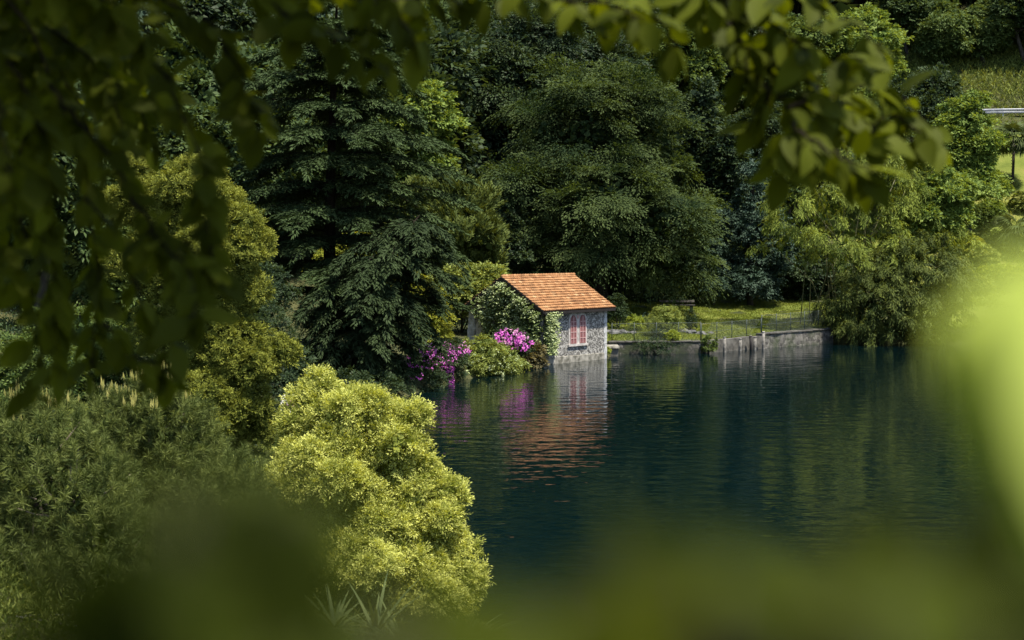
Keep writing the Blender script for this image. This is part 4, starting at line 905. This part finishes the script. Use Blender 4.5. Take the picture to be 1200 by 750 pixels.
# ------------------------------------------------------------------ overhanging tree the photograph is taken under
class Blades:
    """real leaves: pointed oval, folded along the midrib"""
    def __init__(s): s.V = []; s.F = []; s.T = []
    def add(s, p, d, n, L, W, t, fold=.25, curl=.25):
        d = nrm(np.asarray(d, float)); n = np.asarray(n, float); n = nrm(n-d*(n@d)); sd = np.cross(d, n); b = len(s.V)
        us = (0, .18, .42, .68, .88, 1.0); ws = (.03, .72, 1.0, .78, .36, .0)
        for u, wd in zip(us, ws):
            c = np.asarray(p)+d*(u*L)-n*(curl*L*u*u); e = sd*(wd*W*.5); lift = n*(fold*wd*W*.5)
            s.V += [c-e+lift, c, c+e+lift]
        for k in range(5):
            q = b+3*k; s.F += [(q, q+1, q+4, q+3), (q+1, q+2, q+5, q+4)]; s.T += [t, t]
    def build(s, name, mat, parent, off):
        me = bpy.data.meshes.new(name); quads(me, np.array(s.V)-off, np.array(s.F), np.clip(s.T, 0, 1)); me.polygons.foreach_set('use_smooth', [True]*len(s.F))
        return link(name, me, mat, parent)
def overhang():
    rng = R(400); base = np.array([-2.7, 1.4, gz(-2.7, 1.4)])
    r = empty('overhanging_tree', base, 'leafy tree over the viewpoint, its blurred branches hanging across the top and left', 'tree')
    mb = MB(); mb.tube([base-UP*.3, base+UP*1.5, base+np.array([.2, .3, 3.2]), base+np.array([.5, .5, 5.5])], [.28, .24, .2, .12], 10); mb.build('trunk', M['bark'], r, base)
    fork = base+np.array([.2, .3, 3.2])
    def spline(pts, n=30):
        pts = np.array(pts, float); t = np.linspace(0, len(pts)-1, n); return np.stack([np.interp(t, range(len(pts)), pts[:, k]) for k in range(3)], 1)
    def bough(twigs, name, leafL, gap, mat, root, seed, clear=None):
        rng = R(seed); bl = Blades()
        for ti, (pp, dd, dens) in enumerate(twigs):
            mb = MB(); P = spline([pt(a, b_, dd+.12*k*(-1)**ti*.5) for k, (a, b_) in enumerate(pp)], 28)
            P = P+np.cumsum(rng.normal(size=P.shape)*.004, 0)
            if root is not None and ti < 3: mb.tube([root, root*.4+P[0]*.6+UP*.15, P[0]], [.03, .010, .0045], 6)
            mb.tube(P, list(np.linspace(.0042, .0013, len(P))), 5)
            ln = np.linalg.norm(np.diff(P, axis=0), axis=1).sum(); nL = int(ln/gap*dens)
            for k in range(nL):
                f = (k+rng.random())/nL; q = np.array([np.interp(f*27, range(28), P[:, c]) for c in range(3)]); i = min(int(f*27), 26); tg = nrm(P[i+1]-P[i])
                d = nrm(tg*.5+np.array([0, 0, -.5])+rng.normal(size=3)*[.65, .6, .5]); L = leafL*rng.uniform(.62, 1.2)
                n = nrm(np.array([.1, -.45, .75])+rng.normal(size=3)*.5); st = q+d*L*.16
                mb.tube([q, st], [.0011, .0009], 4, False); bl.add(st, d, n, L, L*rng.uniform(.5, .62), rng.random(), .2, rng.uniform(.05, .35))
            mb.build('twig', M['darkbark'], r, base)
        bl.build(name, mat, r, base)
    root = fork
    left = [([(-60, -80), (40, 40), (100, 200), (125, 330), (120, 450)], 2.3, 1.6), ([(-60, -60), (100, 10), (190, 100), (230, 220), (240, 330)], 2.2, 1.7), ([(-60, 100), (30, 220), (70, 340), (60, 450)], 2.0, 1.6),
            ([(0, -60), (150, -10), (245, 40), (285, 110), (290, 170)], 2.4, 1.6), ([(-60, 250), (20, 330), (40, 430), (20, 480)], 2.1, 1.4), ([(60, 100), (130, 180), (180, 260), (225, 300), (245, 350)], 2.1, 1.6), ([(-60, 0), (40, 90), (80, 160), (90, 260)], 1.9, 1.8),
            ([(-40, -60), (60, 30), (140, 90), (150, 190)], 2.5, 1.8), ([(-60, -40), (20, 60), (50, 150), (20, 280)], 2.6, 1.8), ([(30, -60), (120, 60), (170, 160)], 2.7, 1.8), ([(100, 230), (160, 330), (190, 400), (180, 440)], 2.2, 1.4), ([(-60, 160), (10, 200), (40, 270), (90, 380)], 2.7, 1.6),
            ([(-60, -70), (60, -20), (140, 20), (200, 40)], 1.8, 1.8), ([(-60, 60), (10, 110), (30, 200)], 1.7, 1.6), ([(120, 380), (150, 400), (200, 420), (225, 440)], 2.2, 1.2), ([(170, 280), (200, 270), (235, 290), (245, 330)], 2.15, 1.6)]
    rg = R(77)
    for k in range(26):
        x0, y0 = rg.uniform(-60, 165), rg.uniform(-70, 60); left.append(([(x0-60, y0-40), (x0, y0), (x0+rg.uniform(10, 50), y0+rg.uniform(40, 90)), (x0+rg.uniform(10, 70), y0+rg.uniform(90, 170)*(1-.4*(x0 > 120)))], rg.uniform(2.4, 3.3), 1.5))
    left = [(a, b_*1.2, c) for a, b_, c in left]
    bough(left, 'leaves', .062, .0155, M['beech'], root, 411)
    top = [([(180, -80), (330, -30), (450, -8), (580, -22), (700, -12), (780, -6)], 2.3, 1.5), ([(260, -60), (350, 0), (410, 20), (470, 40)], 2.2, 1.6), ([(400, -60), (470, -10), (520, 10), (560, 8)], 2.4, 1.3), ([(560, -60), (650, -12), (720, 0), (760, 20)], 2.3, 1.3),
           ([(300, -60), (330, -10), (350, 30)], 2.5, 1.4), ([(420, -50), (450, 0), (480, 50)], 2.15, 1.2), ([(650, -60), (770, -10), (800, 30)], 2.25, 1.3)]
    top = [(a, b_*1.15, c) for a, b_, c in top]
    bough(top, 'leaves', .068, .0195, M['beech'], root, 412)
    right = [([(690, -90), (800, -10), (860, 40), (900, 110), (950, 150), (1010, 170), (1060, 180)], 2.3, 1.25), ([(790, -30), (850, 0), (920, 5), (990, 0)], 2.3, 1.1), ([(865, 50), (875, 80), (860, 100)], 2.3, 1.0), ([(890, 95), (930, 60), (980, 70), (1030, 80)], 2.35, 1.2),
             ([(920, 125), (960, 110), (1030, 100), (1075, 130), (1095, 170)], 2.25, 1.3), ([(935, 140), (960, 170), (1000, 190), (1040, 200)], 2.2, 1.3), ([(900, 100), (905, 140), (930, 170)], 2.2, 1.2), ([(840, 15), (900, 40), (940, 60)], 2.4, 1.1), ([(1000, 165), (1040, 150), (1080, 165), (1100, 180)], 2.3, 1.2)]
    right += [([(780, -60), (850, -20), (900, 30), (930, 60)], 2.35, 1.0), ([(850, 40), (930, 80), (980, 120), (1010, 150)], 2.4, 1.1), ([(880, -40), (960, 10), (1010, 40)], 2.45, .8), ([(900, 110), (940, 150), (960, 190), (950, 210)], 2.3, 1.1)]
    right = [(a, b_*1.22, c) for a, b_, c in right]
    bough(right, 'leaves', .074, .0165, M['beech'], np.array([-.3, 2.6, 9.5]), 413)
    mb = MB(); mb.tube([fork, np.array([-1.2, 2.0, 9.2]), np.array([-.3, 2.3, 9.3]), np.array([.8, 2.3, 9.9]), np.array([2.2, 1.8, 10.6])], [.10, .07, .05, .04, .02], 8); mb.build('bough', M['bark'], r, base)
    # unseen leaf canopy added along the sun rays to shade the near leaves
    bl = Leaves(); s = np.array(SUN)
    tgt = []
    for _ in range(330): tgt.append((pt(rng.uniform(-160, 320), -140+620*rng.random()**2.6, rng.uniform(1.8, 3.2)), rng.uniform(1.3, 2.6)))
    for _ in range(90): tgt.append((pt(rng.uniform(300, 800), rng.uniform(-60, 60), 2.3), rng.uniform(1.2, 2.4)))
    for _ in range(4): tgt.append((pt(rng.uniform(800, 1000), rng.uniform(-40, 240), 2.3), rng.uniform(1.2, 2.4)))
    for _ in range(70): tgt.append((np.array([rng.uniform(-.06, .10), rng.uniform(.15, .28), rng.uniform(7.56, 7.65)]), rng.uniform(1.2, 2.2)))
    P = np.array([a+s*b_ for a, b_ in tgt])
    rb_ = R(78); A = np.stack([rb_.uniform(-2.2, .0, 1500), rb_.uniform(.6, 3.4, 1500), np.zeros(1500)], 1); A[:, 2] = CAMZ+.24*A[:, 1]+rb_.uniform(.2, 1.3, 1500)
    B = np.stack([rb_.uniform(-2.2, .1, 700), rb_.uniform(-1.6, .5, 700), rb_.uniform(8.1, 9.6, 700)], 1); Cc = np.stack([rb_.uniform(-.7, .45, 1300), rb_.uniform(-1.4, .25, 1300), rb_.uniform(8.15, 9.3, 1300)], 1); P = np.concatenate([P, A, B, Cc]); vis = (np.abs(P[:, 0]) < P[:, 1]*.37) & (P[:, 2] < CAMZ+.22*P[:, 1]+.1); P = P[~vis]
    for q, cl in ((pt(1200, 470, .22), .17), (pt(1290, 430, .21), .15), (pt(1250, 430, .21), .15), (pt(290, 600, .23), .14)): P = P[np.linalg.norm(np.cross(P-q, s), axis=1) > cl]  # gaps cut in the added canopy so sun reaches the bright leaves
    m = len(P)
    P = np.repeat(P, 3, 0)+rng.normal(size=(m*3, 3))*.08; m = len(P)
    bl.leaf(P, rng.normal(size=(m, 3))-UP*.4, UP*.8+s*.5+rng.normal(size=(m, 3))*.45, .10*rng.uniform(.7, 1.2, m), .062, rng.random(m))
    bl.build('crown', M['shadecanopy'], r, base)  # out-of-view leaves added for their shade
overhang()

# ------------------------------------------------------------------ shrubs right under the lens
def nearshrub(label, leaves, mat, root, seed, group=None):
    """leaves: (px,py,d,L,dir,normal)"""
    rng = R(seed); base = np.array([root[0], root[1], gz(root[0], root[1])]); r = empty('foreground_shrub', base, label, 'shrub', group); mb = MB(); bl = Blades()
    cen = np.mean([pt(*l[:3]) for l in leaves], 0); hub = base*.35+cen*.65; hub[2] = min(hub[2], cen[2]-.14)
    mb.tube([base-UP*.1, base*.5+hub*.5, hub], [.012, .009, .006], 6)
    for (px, py, dd, L, d, n) in leaves:
        if mat is M['shrubleaf']: dd, L = dd*.78, L*.78
        p = pt(px, py, dd); d = nrm(np.array(d, float)); s = p-d*L*.5
        mid = hub*.5+s*.5; mid[2] = min(mid[2], s[2])-.02; mb.tube([hub, mid, s], [.003, .0022, .0012], 5); bl.add(s, d, n, L, L*.62, rng.random(), .12, .2)
    mb.build('stems', M['bark'], r, base); bl.build('leaves', mat, r, base)
rng = R(501)
Ls = [(250, 605, .30, .034, (-.9, .2, .1), (.3, -.6, .7)), (330, 600, .28, .036, (.9, .3, -.1), (.2, -.6, .7)), (385, 632, .29, .022, (.7, .2, -.4), (.3, -.6, .7)), (280, 640, .27, .030, (-.5, .1, -.4), (0, -.8, .5)), (200, 590, .28, .022, (-.8, .1, .5), (.2, -.6, .7))]
for k in range(30): Ls.append((rng.uniform(-80, 360), rng.uniform(690, 830), rng.uniform(.20, .34), rng.uniform(.022, .04), rng.normal(size=3)*[1, .5, .6], np.array([.2, -.5, .7])+rng.normal(size=3)*.4))
for k in range(12): Ls.append((rng.uniform(360, 600), rng.uniform(745, 840), rng.uniform(.20, .34), rng.uniform(.022, .04), rng.normal(size=3)*[1, .5, .6], np.array([.2, -.5, .7])+rng.normal(size=3)*.4))
nearshrub('out-of-focus dark green leaves blurred across the bottom left', Ls, M['shrubleaf'], (-.20, .75), 502)
Ls = []
for k in range(70): Ls.append((rng.uniform(600, 1290), rng.uniform(670, 850), rng.uniform(.20, .34), rng.uniform(.022, .042), rng.normal(size=3)*[1, .5, .5], np.array([.1, -.4, .8])+rng.normal(size=3)*.4))
for k in range(12): Ls.append((rng.uniform(900, 1260), rng.uniform(690, 750), rng.uniform(.20, .32), rng.uniform(.02, .035), rng.normal(size=3)*[1, .5, .5], np.array([.1, -.4, .8])+rng.normal(size=3)*.4))
nearshrub('out-of-focus dark green leaves blurred across the bottom right', Ls, M['shrubleaf'], (.20, .75), 503)
nearshrub('huge bright lime leaves blurred at the right edge', [(1226, 480, .22, .056, (.10, -.75, -.62), (.3, -.55, .75)), (1290, 430, .21, .056, (.2, -.7, -.62), (.3, -.55, .75)), (1290, 500, .20, .046, (-.1, -.75, -.62), (.3, -.55, .75))], M['limeleaf'], (.22, .6), 504)
